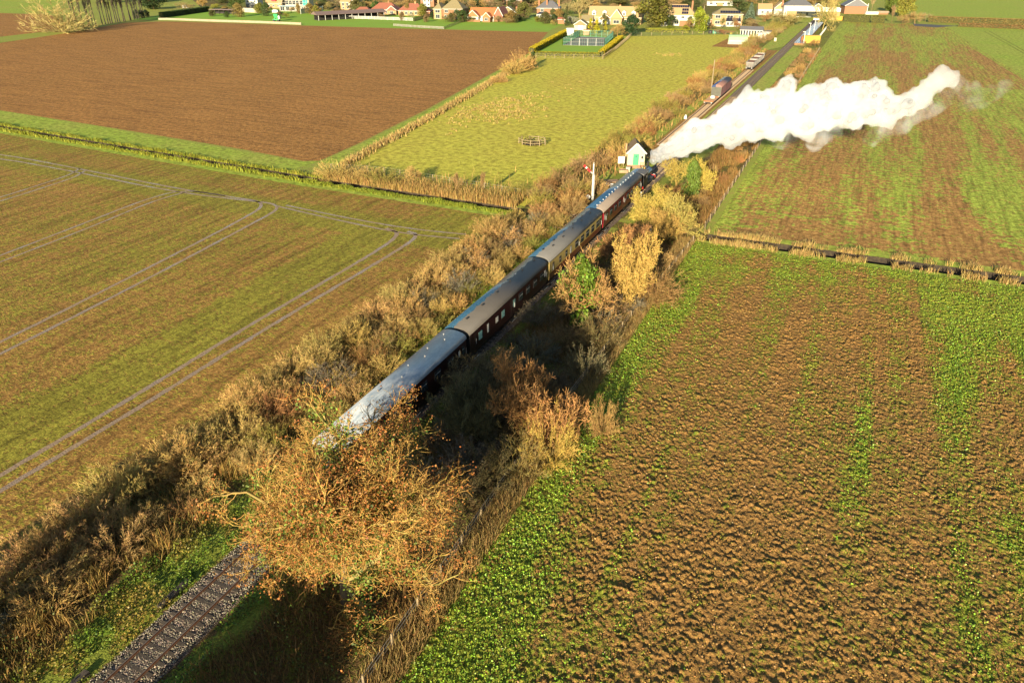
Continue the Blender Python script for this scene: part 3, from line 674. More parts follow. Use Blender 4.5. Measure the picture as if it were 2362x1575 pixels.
# ------------------------------------------------------------------ parked wagons
van_p = paint('faded_maroon_boards', (.22, .085, .085), .6, .2, 2.5, grime=(.14, .06, .055))
vend = paint('van_end_olive', (.085, .082, .06), .7, .2, 3, grime=(.05, .05, .04))
vroof = roofmat('van_roof', (.20, .095, .07), .25, -.15, (.03, .06, .16))
rusty = paint('rusty_iron', (.22, .085, .03), .75, .3, 3, grime=(.12, .05, .025))
pale = paint('pale_grey_paint', (.26, .245, .215), .55, .15, 3, grime=(.18, .10, .055))
plank = paint('weathered_plank', (.33, .20, .11), .8, .25, 4, grime=(.20, .11, .06))
def running_gear(t, ln, axles):
    MB().box(-1.15, 1.15, -ln / 2, ln / 2, .95, 1.12).build('underframe', black, t)
    for y in axles:
        wm = MB()
        for s in (1, -1): wm.tube((s * .70, y, .82), (s * .84, y, .82), .46, .46, 14); wm.box(s * 1.0 - .07, s * 1.0 + .07, y - .18, y + .18, .68, .95)
        wm.tube((-.7, y, .82), (.7, y, .82), .07, .07, 6); wm.build('wheelset', wheelm, t)
    bf = MB()
    for sg in (1, -1):
        for s in (.87, -.87): bf.tube((s, sg * ln / 2, 1.05), (s, sg * (ln / 2 + .4), 1.05), .1, .2, 8)
    bf.build('buffers', pale, t)
van = thing('covered_van', 'faded maroon covered van with a curved roof and olive end parked on the siding', 'goods van', (-4.2, 216.5, 0))
running_gear(van, 15.2, (-5.6, -4.0, 4.0, 5.6))
for s in (1, -1):
    MB().box(s * 1.27 - .05, s * 1.27 + .05, -7.5, 7.5, 1.12, 3.35).build('side_wall', van_p, van)
    for k in range(12): MB().box(s * 1.325 - .008, s * 1.325 + .008, -7.4 + k * 1.34, -7.25 + k * 1.34, 1.15, 3.3).build('side_rib', pale if k in (2, 6) else van_p, van)
    MB().box(s * 1.33 - .014, s * 1.33 + .014, -1.3, 1.3, 1.2, 3.2).build('sliding_door', van_p, van)
ar = [(1.34 * math.cos(a), 3.35 + .62 * math.sin(a)) for a in np.linspace(0, math.pi, 13)]
for s in (1, -1): MB().extrude_y([(-1.3, 1.12), (1.3, 1.12)] + ar, s * 7.5 - .05, s * 7.5 + .05).build('end_wall', vend, van)
ro = MB().extrude_y([(1.39 * math.cos(a), 3.36 + .66 * math.sin(a)) for a in np.linspace(0, math.pi, 15)], -7.62, 7.62).build('roof', vroof, van)
for p_ in ro.data.polygons: p_.use_smooth = len(p_.vertices) == 4
flat = thing('flat_wagon', 'low rusty flat wagon with plank deck in front of the maroon van', 'flat wagon', (-4.2, 202.6, 0))
running_gear(flat, 7.6, (-2.4, 2.4))
for k in range(14): MB().box(-1.25, 1.25, -3.75 + k * .54, -3.75 + k * .54 + .49, 1.12, 1.18 + .02 * (k % 3)).build('plank', plank, flat)
for y in (-3.6, 3.6):
    MB().box(-1.27, 1.27, y - .04, y + .04, 1.18, 1.5).build('end_board', rusty, flat)
crate = MB().lathe([(.62, 0), (.66, .35), (.5, .62), (.2, .75), (.02, .78)], 9, (0, 0, 0)).build('tarpaulin_bundle', white, None, (-4.2, 204.5, 1.2))
tag(crate, 'white sheeted bundle lying on the flat wagon before the maroon van', 'bundle')
def hopper(y, label, ln=8.2):
    t = thing('hopper_wagon', label, 'hopper wagon', (-4.2, y, 0), 0, 'pale hopper wagons in a row on the siding')
    running_gear(t, ln, (-2.3, 2.3)); h = ln / 2 - .2
    T = 2.75
    quads = {'end_sheet': [((-1.2, -h, T), (1.2, -h, T), (.75, -h + 1.3, 1.15), (-.75, -h + 1.3, 1.15)), ((-1.2, h, T), (1.2, h, T), (.75, h - 1.3, 1.15), (-.75, h - 1.3, 1.15))],
             'side_sheet': [((s * 1.2, -h, T), (s * 1.2, h, T), (s * .75, h - 1.3, 1.15), (s * .75, -h + 1.3, 1.15)) for s in (1, -1)]}
    for n_, qs in quads.items():
        for q in qs:
            c0 = Vector((0, 0, 2)); q = [Vector(p) for p in q]; nr = (q[1] - q[0]).cross(q[2] - q[0]).normalized()
            if nr.dot(q[0] - c0) < 0: nr = -nr
            MB().add(list(q) + [p + nr * .06 for p in q], [(0, 1, 2, 3), (7, 6, 5, 4), (0, 4, 5, 1), (1, 5, 6, 2), (2, 6, 7, 3), (3, 7, 4, 0)]).build(n_, pale, t)
    MB().box(-1.1, 1.1, -h + .12, h - .12, 2.5, 2.56).build('rusty_floor', rusty, t)
    rim = MB()
    for s in (1, -1): rim.box(s * 1.23 - .06, s * 1.23 + .06, -h - .05, h + .05, T, T + .13); rim.box(-1.17, 1.17, s * h - .06, s * h + .06, T + .002, T + .128)
    rim.build('top_rim', pale, t)
    for s in (1, -1):
        for k in range(4): MB().bar((s * 1.27, -h + .6 + k * (2 * h - 1.2) / 3, T), (s * 1.1, -h + .6 + k * (2 * h - 1.2) / 3, 1.1), .09).build('side_stanchion', pale, t)
        for k in range(3): MB().bar((-.8 + .8 * k, s * (h + .03), T), (-.8 + .8 * k, s * (h - .1), 1.1), .09).build('end_stanchion', pale, t)
    return t
hopper(271, 'nearest of the three pale hopper wagons, its ribbed end towards the van')
hopper(280.4, 'middle one of the three pale rust stained hopper wagons on the siding')
hopper(290.4, 'farthest of the three pale hopper wagons with the rusty load floor')
# ------------------------------------------------------------------ vegetation builders
def unit(v): return v / (np.linalg.norm(v) + 1e-9)
class Seg:
    def __init__(s): s.t = []; s.r = []
    def tube(s, a, b, r0, r1, c): s.t.append((*a, *b, r0, r1, *c))
    def rib(s, a, b, r0, r1, c): s.r.append((*a, *b, r0, r1, *c))
def frames(d):
    up = np.where(np.abs(d[:, 2:3]) < .9, np.array([[0, 0, 1.]]), np.array([[0, 1., 0]]))
    x = np.cross(d, up); x /= np.linalg.norm(x, axis=1)[:, None] + 1e-9
    return x, np.cross(x, d)
def seg_arrays(seg, rng):
    Vs, Fs, Cs = [], [], []; off = 0
    for arr, k in ((seg.t, 4), (seg.r, 2)):
        if not arr: continue
        A = np.array(arr); a, b = A[:, :3], A[:, 3:6]; d = b - a; d = d / (np.linalg.norm(d, axis=1)[:, None] + 1e-9)
        x, y = frames(d); n = len(A); ph = rng.uniform(0, 6.28, n)
        V = []
        for q, r in ((a, A[:, 6:7]), (b, A[:, 7:8])):
            for j in range(k):
                an = (ph + 2 * math.pi * j / k)[:, None]; V.append(q + r * (np.cos(an) * x + np.sin(an) * y))
        V = np.stack(V, 1).reshape(-1, 3); o = (np.arange(n) * 2 * k)[:, None]
        if k == 2: F = o + np.array([[0, 1, 3, 2]])
        else: F = np.concatenate([o + np.array([[j, (j + 1) % k, k + (j + 1) % k, k + j]]) for j in range(k)])
        Vs.append(V); Fs.append(F + off); off += len(V); Cs.append(np.repeat(A[:, 8:11], 2 * k, 0))
    return np.concatenate(Vs), np.concatenate(Fs), np.concatenate(Cs)
def quads(P, size, rng, flat=0.0, aspect=1.0, nrm=None):
    """leaf quads round points"""
    n = len(P); d = rng.standard_normal((n, 3)); d[:, 2] += flat * 2
    if nrm is not None: d = d * .8 + nrm * 1.2
    d /= np.linalg.norm(d, axis=1)[:, None]; x, y = frames(d); an = rng.uniform(0, 6.28, n)[:, None]
    u = np.cos(an) * x + np.sin(an) * y; v = np.cross(d, u); s = np.asarray(size).reshape(-1, 1) / 2
    V = np.stack([P - u * s, P - v * s * aspect * .8 + d * s * .25, P + u * s, P + v * s * aspect * .8 + d * s * .25], 1).reshape(-1, 3)
    return V, (np.arange(n) * 4)[:, None] + np.array([[0, 1, 2, 3]])
veg_mat = tint_mat('bark_and_twigs', .7, .25, True)
leaf_mat = tint_mat('leaves', .6, .3, True, .25)
grass_tint = tint_mat('dry_stems', .7, .15, False, .25)

def make_fan(name, seed, stems=60, tilt=50, tw=13, rad=.16, curl=.35, thick=.0085, twl=.24, droop=0.0):
    rng = np.random.default_rng(seed); S, T = Seg(), Seg()
    for k in range(stems):
        az = rng.uniform(0, 6.283); ti = math.radians(tilt) * rng.random() ** .7
        d = np.array([math.sin(ti) * math.cos(az), math.sin(ti) * math.sin(az), math.cos(ti)])
        p = np.array([math.cos(az), math.sin(az), 0]) * rad * rng.random() ** .5
        ln = (.62 + .36 * rng.random() ** .6) * (1 - .16 * ti); n = 4; pts = [p]; ds = []
        for j in range(n):
            d = unit(d + rng.normal(0, .10, 3) + curl * .12 * np.array([math.cos(az), math.sin(az), 0]) * j - droop * .1 * j * np.array([0, 0, 1.]))
            p = p + d * ln / n; pts.append(p); ds.append(d)
        base = .5 + .2 * rng.random()
        for j in range(n):
            c = (base + .13 * j,) * 3
            r0 = thick * (1 - .2 * j); (S.tube if j < 2 else S.rib)(pts[j], pts[j + 1], r0, thick * (1 - .2 * (j + 1)), c)
        for q in range(tw):
            u = rng.uniform(.9, 3.98); j = int(u); f = u - j; q0 = pts[j] * (1 - f) + pts[j + 1] * f
            dd = unit(ds[j] + rng.normal(0, .60, 3) + np.array([0, 0, .10 - droop * .3])); l2 = twl * rng.uniform(.5, 1.1) * (1 - .12 * u)
            c = np.array((.75 + .5 * rng.random(),) * 3) * (1 + rng.normal(0, .07, 3))
            q1 = q0 + dd * l2 * .5; dd = unit(dd + rng.normal(0, .22, 3) + np.array([0, 0, .1])); q2 = q1 + dd * l2 * .5
            T.rib(q0, q1, thick * .48, thick * .4, c); T.rib(q1, q2, thick * .4, thick * .22, c * 1.12)
            for _ in range(2):
                d3 = unit(dd + rng.normal(0, .5, 3)); T.rib(q1, q1 + d3 * l2 * .45, thick * .35, thick * .2, c * 1.05)
    ms = tri_mesh(name + '_stems', *seg_arrays(S, rng)[:2], veg_mat, seg_arrays(S, np.random.default_rng(seed))[2])
    V, F, C = seg_arrays(T, rng)
    return [('stems', ms), ('twigs', tri_mesh(name + '_twigs', V, F, veg_mat, C))]

def grow(S, T, rng, p, d, ln, r, lev, P):
    n = P['seg'][lev]; pts = [p]; ds = []; jit = P['jit'][lev]
    for j in range(n):
        d = unit(d + rng.normal(0, jit, 3) + np.array([0, 0, P['up'][lev]])); p = p + d * ln / n; pts.append(p); ds.append(d)
    c = np.array(P['col'][min(lev, len(P['col']) - 1)]) * (.8 + .45 * rng.random()) * (1 + rng.normal(0, .05, 3))
    taper = P.get('taper', .62)
    for j in range(n):
        a, b_ = r * (1 - taper * j / n), r * (1 - taper * (j + 1) / n)
        if lev <= P['tubes']: S.tube(pts[j], pts[j + 1], a, b_, c)
        else: T.rib(pts[j], pts[j + 1], a, b_, c)
    if lev + 1 < len(P['seg']):
        k = P['kids'][lev]; k = max(1, int(k * rng.uniform(.8, 1.2)))
        for q in range(k):
            lo = P['from'][lev]; u = (lo + (1 - lo) * (q + rng.random()) / k) * n * .999; j = int(u); f = u - j
            q0 = pts[j] * (1 - f) + pts[j + 1] * f
            side = rng.standard_normal(3); side = unit(side - ds[j] * (side @ ds[j])); sp = P['spread'][lev]
            dd = unit(ds[j] * (1 - sp) + side * sp + np.array([0, 0, .12]) + P.get('out', 0) * unit(np.array([q0[0], q0[1], 0.01])))
            grow(S, T, rng, q0, dd, P['len'][lev + 1] * rng.uniform(.65, 1.25) * (P['prof'](u / n) if lev == 0 and 'prof' in P else 1 - .35 * u / n), max(P['r'][lev + 1] * rng.uniform(.8, 1.2), .004), lev + 1, P)
    else: P['tips'].append((pts[-1], pts[-2]))
    P['nodes'].setdefault(lev, []).append(pts[len(pts) // 2])
def make_tree(name, seed, P, h=1.0):
    rng = np.random.default_rng(seed); P = dict(P); P['tips'] = []; P['nodes'] = {}
    S, T = Seg(), Seg()
    grow(S, T, rng, np.array([0, 0, 0.]), np.array([0, 0, 1.]), P['len'][0], P['r'][0], 0, P)
    V, F, C = seg_arrays(S, rng); parts = [('trunk', tri_mesh(name + '_trunk', V, F, veg_mat, C))]
    if T.r:
        V, F, C = seg_arrays(T, rng); parts.append(('crown', tri_mesh(name + '_crown', V, F, veg_mat, C)))
    return parts, P
BARE = dict(seg=[5, 5, 4, 3, 2], jit=[.10, .16, .2, .22, .2], up=[.1, .10, .10, .08, .05], kids=[9, 7, 6, 6], spread=[.62, .5, .5, .5],
            len=[.55, .50, .26, .15, .09], r=[.026, .012, .006, .0036, .0028], tubes=2, col=[(.8,) * 3, (.85,) * 3, (.95,) * 3, (1.05,) * 3, (1.15,) * 3], **{'from': [.3, .25, .2, .15]})
bare_a, _ = make_tree('bare_tree_a', 21, BARE)
bare_b, _ = make_tree('bare_tree_b', 22, dict(BARE, kids=[11, 7, 6, 5], spread=[.75, .55, .5, .5], up=[.05, .06, .06, .05, .05], len=[.42, .55, .28, .15, .09]))
bare_r, _ = make_tree('bare_tree_r', 24, dict(BARE, seg=[6, 4, 3, 2], kids=[12, 5, 4], from_=0, spread=[.45, .45, .5], len=[.92, .30, .16, .10], r=[.060, .016, .010, .008], up=[.2, .2, .12, .05], **{'from': [.45, .2, .2]}))
bare_c, _ = make_tree('bare_tree_c', 23, dict(BARE, kids=[14, 6, 5, 5], spread=[.35, .4, .45, .5], up=[.12, .2, .15, .1, .05], len=[.75, .38, .2, .12, .07], r=[.016, .008, .005, .0036, .003]))
tall_, _ = make_tree('tall_shrub', 61, dict(BARE, seg=[2, 6, 4, 3, 2], jit=[.05, .13, .22, .3, .3], up=[.1, .07, .08, .06, .03], kids=[30, 12, 7, 5], spread=[.62, .45, .5, .55], len=[.10, .88, .30, .14, .075], r=[.03, .010, .0055, .0032, .0024], **{'from': [.2, .3, .15, .1]}))
tall2, _ = make_tree('tall_shrub_b', 62, dict(BARE, seg=[2, 6, 4, 3, 2], jit=[.05, .16, .24, .3, .3], up=[.1, .03, .06, .05, .03], kids=[28, 12, 7, 5], spread=[.70, .45, .5, .55], len=[.10, .85, .30, .14, .075], r=[.03, .010, .0055, .0032, .0024], **{'from': [.2, .3, .15, .1]}))
fans = [make_fan('fan_a', 31, 110, 72, 19, .30), make_fan('fan_b', 32, 110, 84, 20, .34, .5), make_fan('fan_c', 33, 100, 78, 18, .30, .9, .008, .28, .5),
        make_fan('fan_d', 34, 56, 78, 17, .2, .2, .009, .32), make_fan('fan_e', 35, 110, 58, 18, .32, .2)]

def lumps(seed, n, h=1.0, w=.5, z0=.08, shape=1.0, size=.05, inner=.35):
    """points over and inside a lumpy crown"""
    rng = np.random.default_rng(seed); K = 26
    cz = z0 + (h - z0) * rng.random(K); t = (cz - z0) / (h - z0)
    rr = w * np.clip(np.sin(np.pi * np.clip(t, .02, 1) ** shape), .12, 1) * rng.uniform(.35, .9, K); az = rng.uniform(0, 6.28, K)
    cen = np.stack([rr * np.cos(az), rr * np.sin(az), cz], -1); rad = w * rng.uniform(.28, .5, K) * np.clip(1.25 - t * .7, .4, 1)
    k = rng.integers(0, K, n); d = rng.standard_normal((n, 3)); d /= np.linalg.norm(d, axis=1)[:, None]
    s = np.where(rng.random(n) < inner, rng.random(n) ** .5, rng.uniform(.85, 1.08, n))
    P = cen[k] + d * (rad[k] * s)[:, None]; P[:, 2] = np.clip(P[:, 2], .02, None)
    tint = (.7 + .6 * rng.random(K))[k]
    return P, tint, d, rng
def make_leafy(name, seed, n=4200, **kw):
    P, ti, d, rng = lumps(seed, n, **kw)
    V, F = quads(P, kw.get('size', .05) * rng.uniform(.6, 1.3, n), rng, .2, nrm=d)
    C = np.repeat(ti[:, None] * (.75 + .5 * rng.random((n, 1))) * (1 + rng.normal(0, .06, (n, 3))), 4, 0)
    S = Seg(); S.tube((0, 0, 0), (0, 0, .5), .03, .018, (.5, .4, .3))
    for k in range(9):
        a = rng.uniform(0, 6.28); S.tube((0, 0, .15 + .04 * k), (.25 * math.cos(a), .25 * math.sin(a), .4 + .05 * k), .014, .006, (.5, .4, .3))
    v, f, c = seg_arrays(S, rng)
    return [('trunk', tri_mesh(name + '_trunk', v, f, veg_mat, c)), ('crown', tri_mesh(name + '_crown', V, F, leaf_mat, C))]
leafy_a = make_leafy('leafy_a', 41, 4600, w=.42); leafy_b = make_leafy('leafy_b', 42, 4600, w=.55, shape=.8)
cypress = make_leafy('cypress', 43, 3200, w=.17, shape=.55, z0=.03, size=.045)
def make_conifer(name, seed, n=4200):
    rng = np.random.default_rng(seed); t = rng.random(n) ** .65; lay = np.floor((1 - t) * 13) / 13
    z = np.clip(.06 + .94 * (1 - t), 0, 1); rad = .30 * t * (.55 + .45 * ((z * 13) % 1 < .55)) * (.35 + .65 * rng.random(n) ** .4); az = rng.uniform(0, 6.28, n)
    P = np.stack([rad * np.cos(az), rad * np.sin(az), z - .12 * rad], -1)
    V, F = quads(P, .055 * rng.uniform(.6, 1.3, n), rng, .6); C = np.repeat((.6 + .7 * rng.random((n, 1))) * np.ones((1, 3)), 4, 0)
    S = Seg(); S.tube((0, 0, 0), (0, 0, .95), .022, .004, (.5, .4, .3)); v, f, c = seg_arrays(S, rng)
    return [('trunk', tri_mesh(name + '_trunk', v, f, veg_mat, c)), ('crown', tri_mesh(name + '_crown', V, F, leaf_mat, C))]
spruce = make_conifer('spruce', 44)
ivy_cover = make_leafy('ivy', 45, 3800, w=.40, shape=.9, size=.045)[1][1]

def plant(name, proto, loc, h, wid, col, label, cat, group=None, rz=None, extra=None, stemcol=None):
    """one plant: proto of height one, scaled"""
    t = thing(name, label, cat, (float(loc[0]), float(loc[1]), float(loc[2]) if len(loc) > 2 else 0.0), random.uniform(0, 6.28) if rz is None else rz, group)
    for pn, me in proto:
        o = put(pn, me, t); o.scale = (wid, wid, h); c = stemcol if (stemcol and pn in ('trunk', 'stems')) else col; o.color = (*c, 1)
    for pn, me, c, sc in (extra or []):
        o = put(pn, me, t); o.scale = sc; o.color = (*c, 1)
    return t
def vary(c, k=.12): 
    s = random.uniform(1 - k, 1 + k); return tuple(max(.004, x * s * random.uniform(1 - k * .4, 1 + k * .4)) for x in c)
GOLD = (.33, .23, .065); TAN = (.34, .215, .07); RUST = (.25, .125, .042); OLIVE = (.21, .175, .036); GREY = (.16, .13, .085); YEL = (.28, .225, .055); BROWN = (.22, .14, .055)
BARK = (.22, .16, .09)

# ------------------------------------------------------------------ the oak in front
OAKP = dict(seg=[4, 6, 5, 4, 3], jit=[.05, .20, .26, .30, .30], up=[.1, .02, .05, .06, .04], kids=[34, 11, 8, 7], spread=[.74, .50, .50, .52],
            prof=lambda q: .74 + .40 * math.sin(math.pi * min(1, .1 + q * .72)), len=[9.6, 5.3, 3.1, 1.75, .95], r=[.45, .18, .06, .024, .0135], tubes=3, taper=.6, out=.06,
            col=[(.14, .11, .06), (.21, .17, .06), (.29, .215, .06), (.33, .215, .052), (.35, .20, .05)], **{'from': [.10, .12, .12, .1]})
oakp, OP = make_tree('oak', 8, OAKP)
oak = thing('oak_tree', 'large oak with tangled golden branches and orange leaves hiding the tail of the train', 'tree', (7.9, 25.4, 0), 2.3)
rng = np.random.default_rng(9)
tips = np.array([q[0] for q in OP['tips']])
for pn, me in oakp: o = put(pn, me, oak); o.color = (1, 1, 1, 1)
k = fbm(tips[:, 0] * .6 + 9, tips[:, 1] * .6 + tips[:, 2] * .5, 2) + .25 * rng.random(len(tips)) > .66
k &= rng.random(len(tips)) < .8; LP = np.repeat(tips[k], 6, 0) + rng.normal(0, .15, (k.sum() * 6, 3))
V, F = quads(LP, rng.uniform(.07, .16, len(LP)), rng); C = leafcol(len(LP), (.30, .125, .03), .35, .12)
o = put('leaves', tri_mesh('oak_leaves', V, F, leaf_mat, np.repeat(C, 4, 0)), oak); o.color = (1, 1, 1, 1)
nd = np.concatenate([np.array(OP['nodes'][1]), np.array(OP['nodes'][2])[::2], np.array(OP['nodes'][0])]); nd = nd[np.hypot(nd[:, 0], nd[:, 1]) < 5.2]
IP = np.repeat(nd, 120, 0); IP = IP + rng.normal(0, .42, IP.shape); IP = IP[IP[:, 2] > .2]
V, F = quads(IP, rng.uniform(.10, .22, len(IP)), rng); C = leafcol(len(IP), (.12, .17, .025), .45, .1)
o = put('ivy', tri_mesh('oak_ivy', V, F, leaf_mat, np.repeat(C, 4, 0)), oak); o.color = (1, 1, 1, 1)

# ------------------------------------------------------------------ lineside shrubs: large ones one by one
random.seed(17)
def big(px, py, wpx, ty, proto, col, label, name='bare_shrub', cat='shrub', extra=None, k=1.0):
    p = G(px, py); h = topz(px, py, ty); wd = wpx / ppm(p) / 1.55 * k
    return plant(name, proto, p, h, wd, col, label, cat, None, None, extra)
ivyx = lambda h, w_: [('ivy', ivy_cover, (.10, .17, .016), (w_, w_, h))]
R = [
 (1236, 1012, 215, 782, tall2, (0.251, 0.128, 0.042), 'broad reddish gold shrub right of the silver roofed coach by the wire fence', None),
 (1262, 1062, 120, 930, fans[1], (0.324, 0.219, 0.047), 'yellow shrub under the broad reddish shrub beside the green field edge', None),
 (1110, 925, 190, 775, tall2, (0.125, 0.099, 0.045), 'leafless shrub, darkened for the shade, close to the silver roofed coach', None),  # dark colour here and on the next shrub includes the shade
 (1075, 1010, 160, 880, tall_, (0.095, 0.085, 0.034), 'twiggy shrub, darkened for the shade, just right of the last coach', None),
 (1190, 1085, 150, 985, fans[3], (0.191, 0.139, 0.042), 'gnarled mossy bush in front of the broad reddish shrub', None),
 (1110, 1120, 150, 1020, fans[2], (0.104, 0.081, 0.030), 'shade-darkened arching bramble thicket right of the oak crown', None),  # shade is mixed into this colour as well
 (1335, 752, 190, 565, bare_b, (0.265, 0.153, 0.049), 'ivy smothered tree beside the joint of the cream and dark coaches', 'ivy'),
 (1455, 700, 130, 530, tall_, (0.347, 0.226, 0.056), 'tall golden shrub standing behind the ivy smothered tree', None),
 (1440, 600, 120, 500, tall2, (0.265, 0.131, 0.046), 'rust red shrub beside the maroon coach rear door', None),
 (1505, 690, 110, 590, fans[2], (0.228, 0.134, 0.045), 'brown drooping shrub by the fence right of the tall golden shrub', None),
 (1560, 555, 130, 440, bare_b, YEL, 'yellow mossy tree at the corner where the east ditch meets the railway', None),
 (1505, 515, 120, 420, tall2, (0.339, 0.254, 0.053), 'bright yellow shrub right of the maroon coach', None),
 (1535, 560, 100, 480, tall_, (0.310, 0.196, 0.052), 'ochre upright shrub left of the yellow corner tree', None),
 (1592, 460, 70, 380, leafy_b, (0.110, 0.160, 0.022), 'green ivy covered bush opposite the signal hut', None),
 (1612, 455, 90, 355, bare_b, (0.347, 0.263, 0.051), 'yellow lichen covered tree in front of the steam opposite the hut', None),
 (1560, 430, 90, 358, bare_b, (0.310, 0.233, 0.049), 'olive gold tree at the foot of the steam cloud', None),
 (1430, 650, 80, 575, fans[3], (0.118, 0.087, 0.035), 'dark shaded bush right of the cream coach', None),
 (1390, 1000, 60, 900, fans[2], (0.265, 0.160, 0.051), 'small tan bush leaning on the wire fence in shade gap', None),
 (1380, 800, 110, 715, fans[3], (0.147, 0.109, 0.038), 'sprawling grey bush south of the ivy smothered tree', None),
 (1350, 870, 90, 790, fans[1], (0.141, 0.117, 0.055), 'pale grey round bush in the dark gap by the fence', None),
]
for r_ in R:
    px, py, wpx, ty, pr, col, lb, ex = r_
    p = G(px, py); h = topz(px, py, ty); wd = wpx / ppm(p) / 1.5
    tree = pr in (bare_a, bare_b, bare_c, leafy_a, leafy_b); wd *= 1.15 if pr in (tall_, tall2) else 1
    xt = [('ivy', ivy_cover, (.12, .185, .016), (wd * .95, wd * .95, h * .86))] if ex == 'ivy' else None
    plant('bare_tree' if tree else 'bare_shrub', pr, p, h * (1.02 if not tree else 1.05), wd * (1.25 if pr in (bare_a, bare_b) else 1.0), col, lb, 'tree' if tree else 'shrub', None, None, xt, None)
# west hedge along the field edge and the thicket inside it
def hedge_zone(n, xf, yr, hr, wr, cols, protos, label, group, cat='shrub', name='hedgerow_shrub', ypow=1.0):
    for k in range(n):
        y = yr[0] + (yr[1] - yr[0]) * ((k + random.random()) / n) ** ypow; x0, x1 = xf(y); x = random.uniform(x0, x1)
        h = random.uniform(*hr); c = random.choice(cols); kk = (h - hr[0]) / (hr[1] - hr[0])
        size = 'low' if kk < .33 else 'medium' if kk < .67 else 'tall'
        plant(name, random.choice(protos), (x, y, 0), h, h * random.uniform(*wr), vary(c, .2), f"{size} {CNAME.get(c, 'tan brown')} {label} {where(y)}", cat, group)
F_ = fans
CNAME = {GOLD: 'golden', TAN: 'tan', RUST: 'rust red', OLIVE: 'olive', GREY: 'grey', BROWN: 'brown'}
def where(y):
    for lim, nm in ((24, 'short of the oak'), (38, 'by the oak'), (54.7, 'by the silver roofed coach'), (75, 'by the sooty roofed coach'), (95.4, 'by the cream coach'), (117, 'by the maroon coach'),
                    (145, 'by the signal hut'), (195, 'by the steam'), (225, 'by the maroon van'), (262, 'before the hoppers'), (300, 'by the hopper wagons'), (352, 'short of the platform'), (999, 'by the platform')):
        if y < lim: return nm
hedge_zone(50, lambda y: (-13.3, -11.4), (6, 97), (2.0, 3.4), (.75, 1.05), [TAN, GOLD, (.36, .235, .075), (.30, .19, .06)], [F_[0], F_[4], F_[2], F_[4]],
           'shrub of the field side hedge row', 'outer row of the west hedge')
hedge_zone(48, lambda y: (-11.0, -7.2), (6, 97), (1.7, 3.1), (.8, 1.15), [RUST, BROWN, TAN, GREY, TAN], [F_[1], F_[2], F_[3], F_[0]],
           'shrub inside the west thicket', 'thicket inside the west hedge')
hedge_zone(34, lambda y: (-7.4, -5.0), (32, 97), (1.2, 2.5), (.75, 1.1), [GOLD, OLIVE, TAN], [F_[0], F_[4], F_[1]],
           'shrub close to the train on its west', 'low shrubs west of the train')
hedge_zone(20, lambda y: (-10, -5.5), (98, 118), (1.6, 3.0), (.8, 1.1), [RUST, TAN, BROWN], [F_[0], F_[4], F_[1]],
           'shrub near the signal post', 'shrubs by the signal post')
hedge_zone(70, lambda y: (-15 - max(0, 2 - abs(y - 250) / 60), -7.4 if y < 150 else -8.3), (104, 330), (1.8, 3.4), (.85, 1.25), [BROWN, OLIVE, GOLD, (.28, .17, .07), RUST], [F_[0], F_[1], F_[3], F_[2]],
           'shrub of the pasture hedge', 'hedge between pasture and railway')
hedge_zone(34, lambda y: (-17.5, -9.5), (330, 480), (2.5, 4.5), (.7, 1.0), [BROWN, (.26, .18, .07), OLIVE], [F_[0], F_[1], F_[3]],
           'hedge shrub west of the line', 'hedge near the platform')
hedge_zone(30, lambda y: (4.6, 12.2), (84, 128), (1.2, 2.4), (.8, 1.1), [RUST, TAN, BROWN, GOLD], [F_[0], F_[2], F_[4]],
           'shrub in the strip by the east fence', 'low shrubs east of the maroon coach')
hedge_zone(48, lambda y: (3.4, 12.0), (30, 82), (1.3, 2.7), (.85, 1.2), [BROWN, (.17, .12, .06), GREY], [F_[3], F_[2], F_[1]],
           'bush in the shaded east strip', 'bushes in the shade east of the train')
hedge_zone(34, lambda y: (7.4, 13.0), (128, 330), (1.2, 2.4), (.6, 1.0), [RUST, BROWN, TAN], [F_[0], F_[2], F_[1]],
           'shrub in the rough strip east of the line', 'rough strip shrubs beyond the steam')
# shrubs on the ditch bank south of the pasture
for px, py, wpx, ty, pr, col, lb in ((772, 412, 80, 362, F_[1], GOLD, 'rounded golden bush where the grass track meets the ditch'), (850, 418, 70, 376, F_[0], GOLD, 'golden bush second along the ditch bank from the grass track'),
      (885, 425, 75, 385, F_[1], OLIVE, 'olive gold bush third along the ditch bank'), (812, 408, 60, 372, F_[3], TAN, 'thin tan bush between the golden ones on the ditch bank'), (952, 424, 70, 380, bare_b, TAN, 'small fan shaped bare tree on the ditch bank'),
      (1056, 450, 40, 395, bare_a, BROWN, 'thin sapling among tall dry grass by the ditch'), (1112, 458, 40, 400, bare_c, BROWN, 'second thin sapling nearest the rail hedge'), (1195, 448, 45, 415, F_[1], OLIVE, 'lone bush casting a long shadow in the pasture corner'),
      (1205, 160, 60, 110, F_[1], TAN, 'large tan bush at the corner of the clipped yellow hedge'), (1185, 170, 60, 135, F_[0], GOLD, 'tan bush at the far end of the grass track'), (1150, 190, 40, 165, F_[2], TAN, 'smaller tan bush on the pasture boundary bank'), (1228, 152, 26, 122, leafy_b, (.05, .08, .02), 'dark green bush at the yellow hedge corner')):
    p = G(px, py); h = topz(px, py, ty); tr = pr in (bare_a, bare_b, bare_c)
    plant('bare_tree' if tr else 'bare_shrub', pr, p, h, wpx / ppm(p) / 1.5 * (1.2 if tr else 1), vary(col, .1), lb, 'tree' if tr else 'shrub')
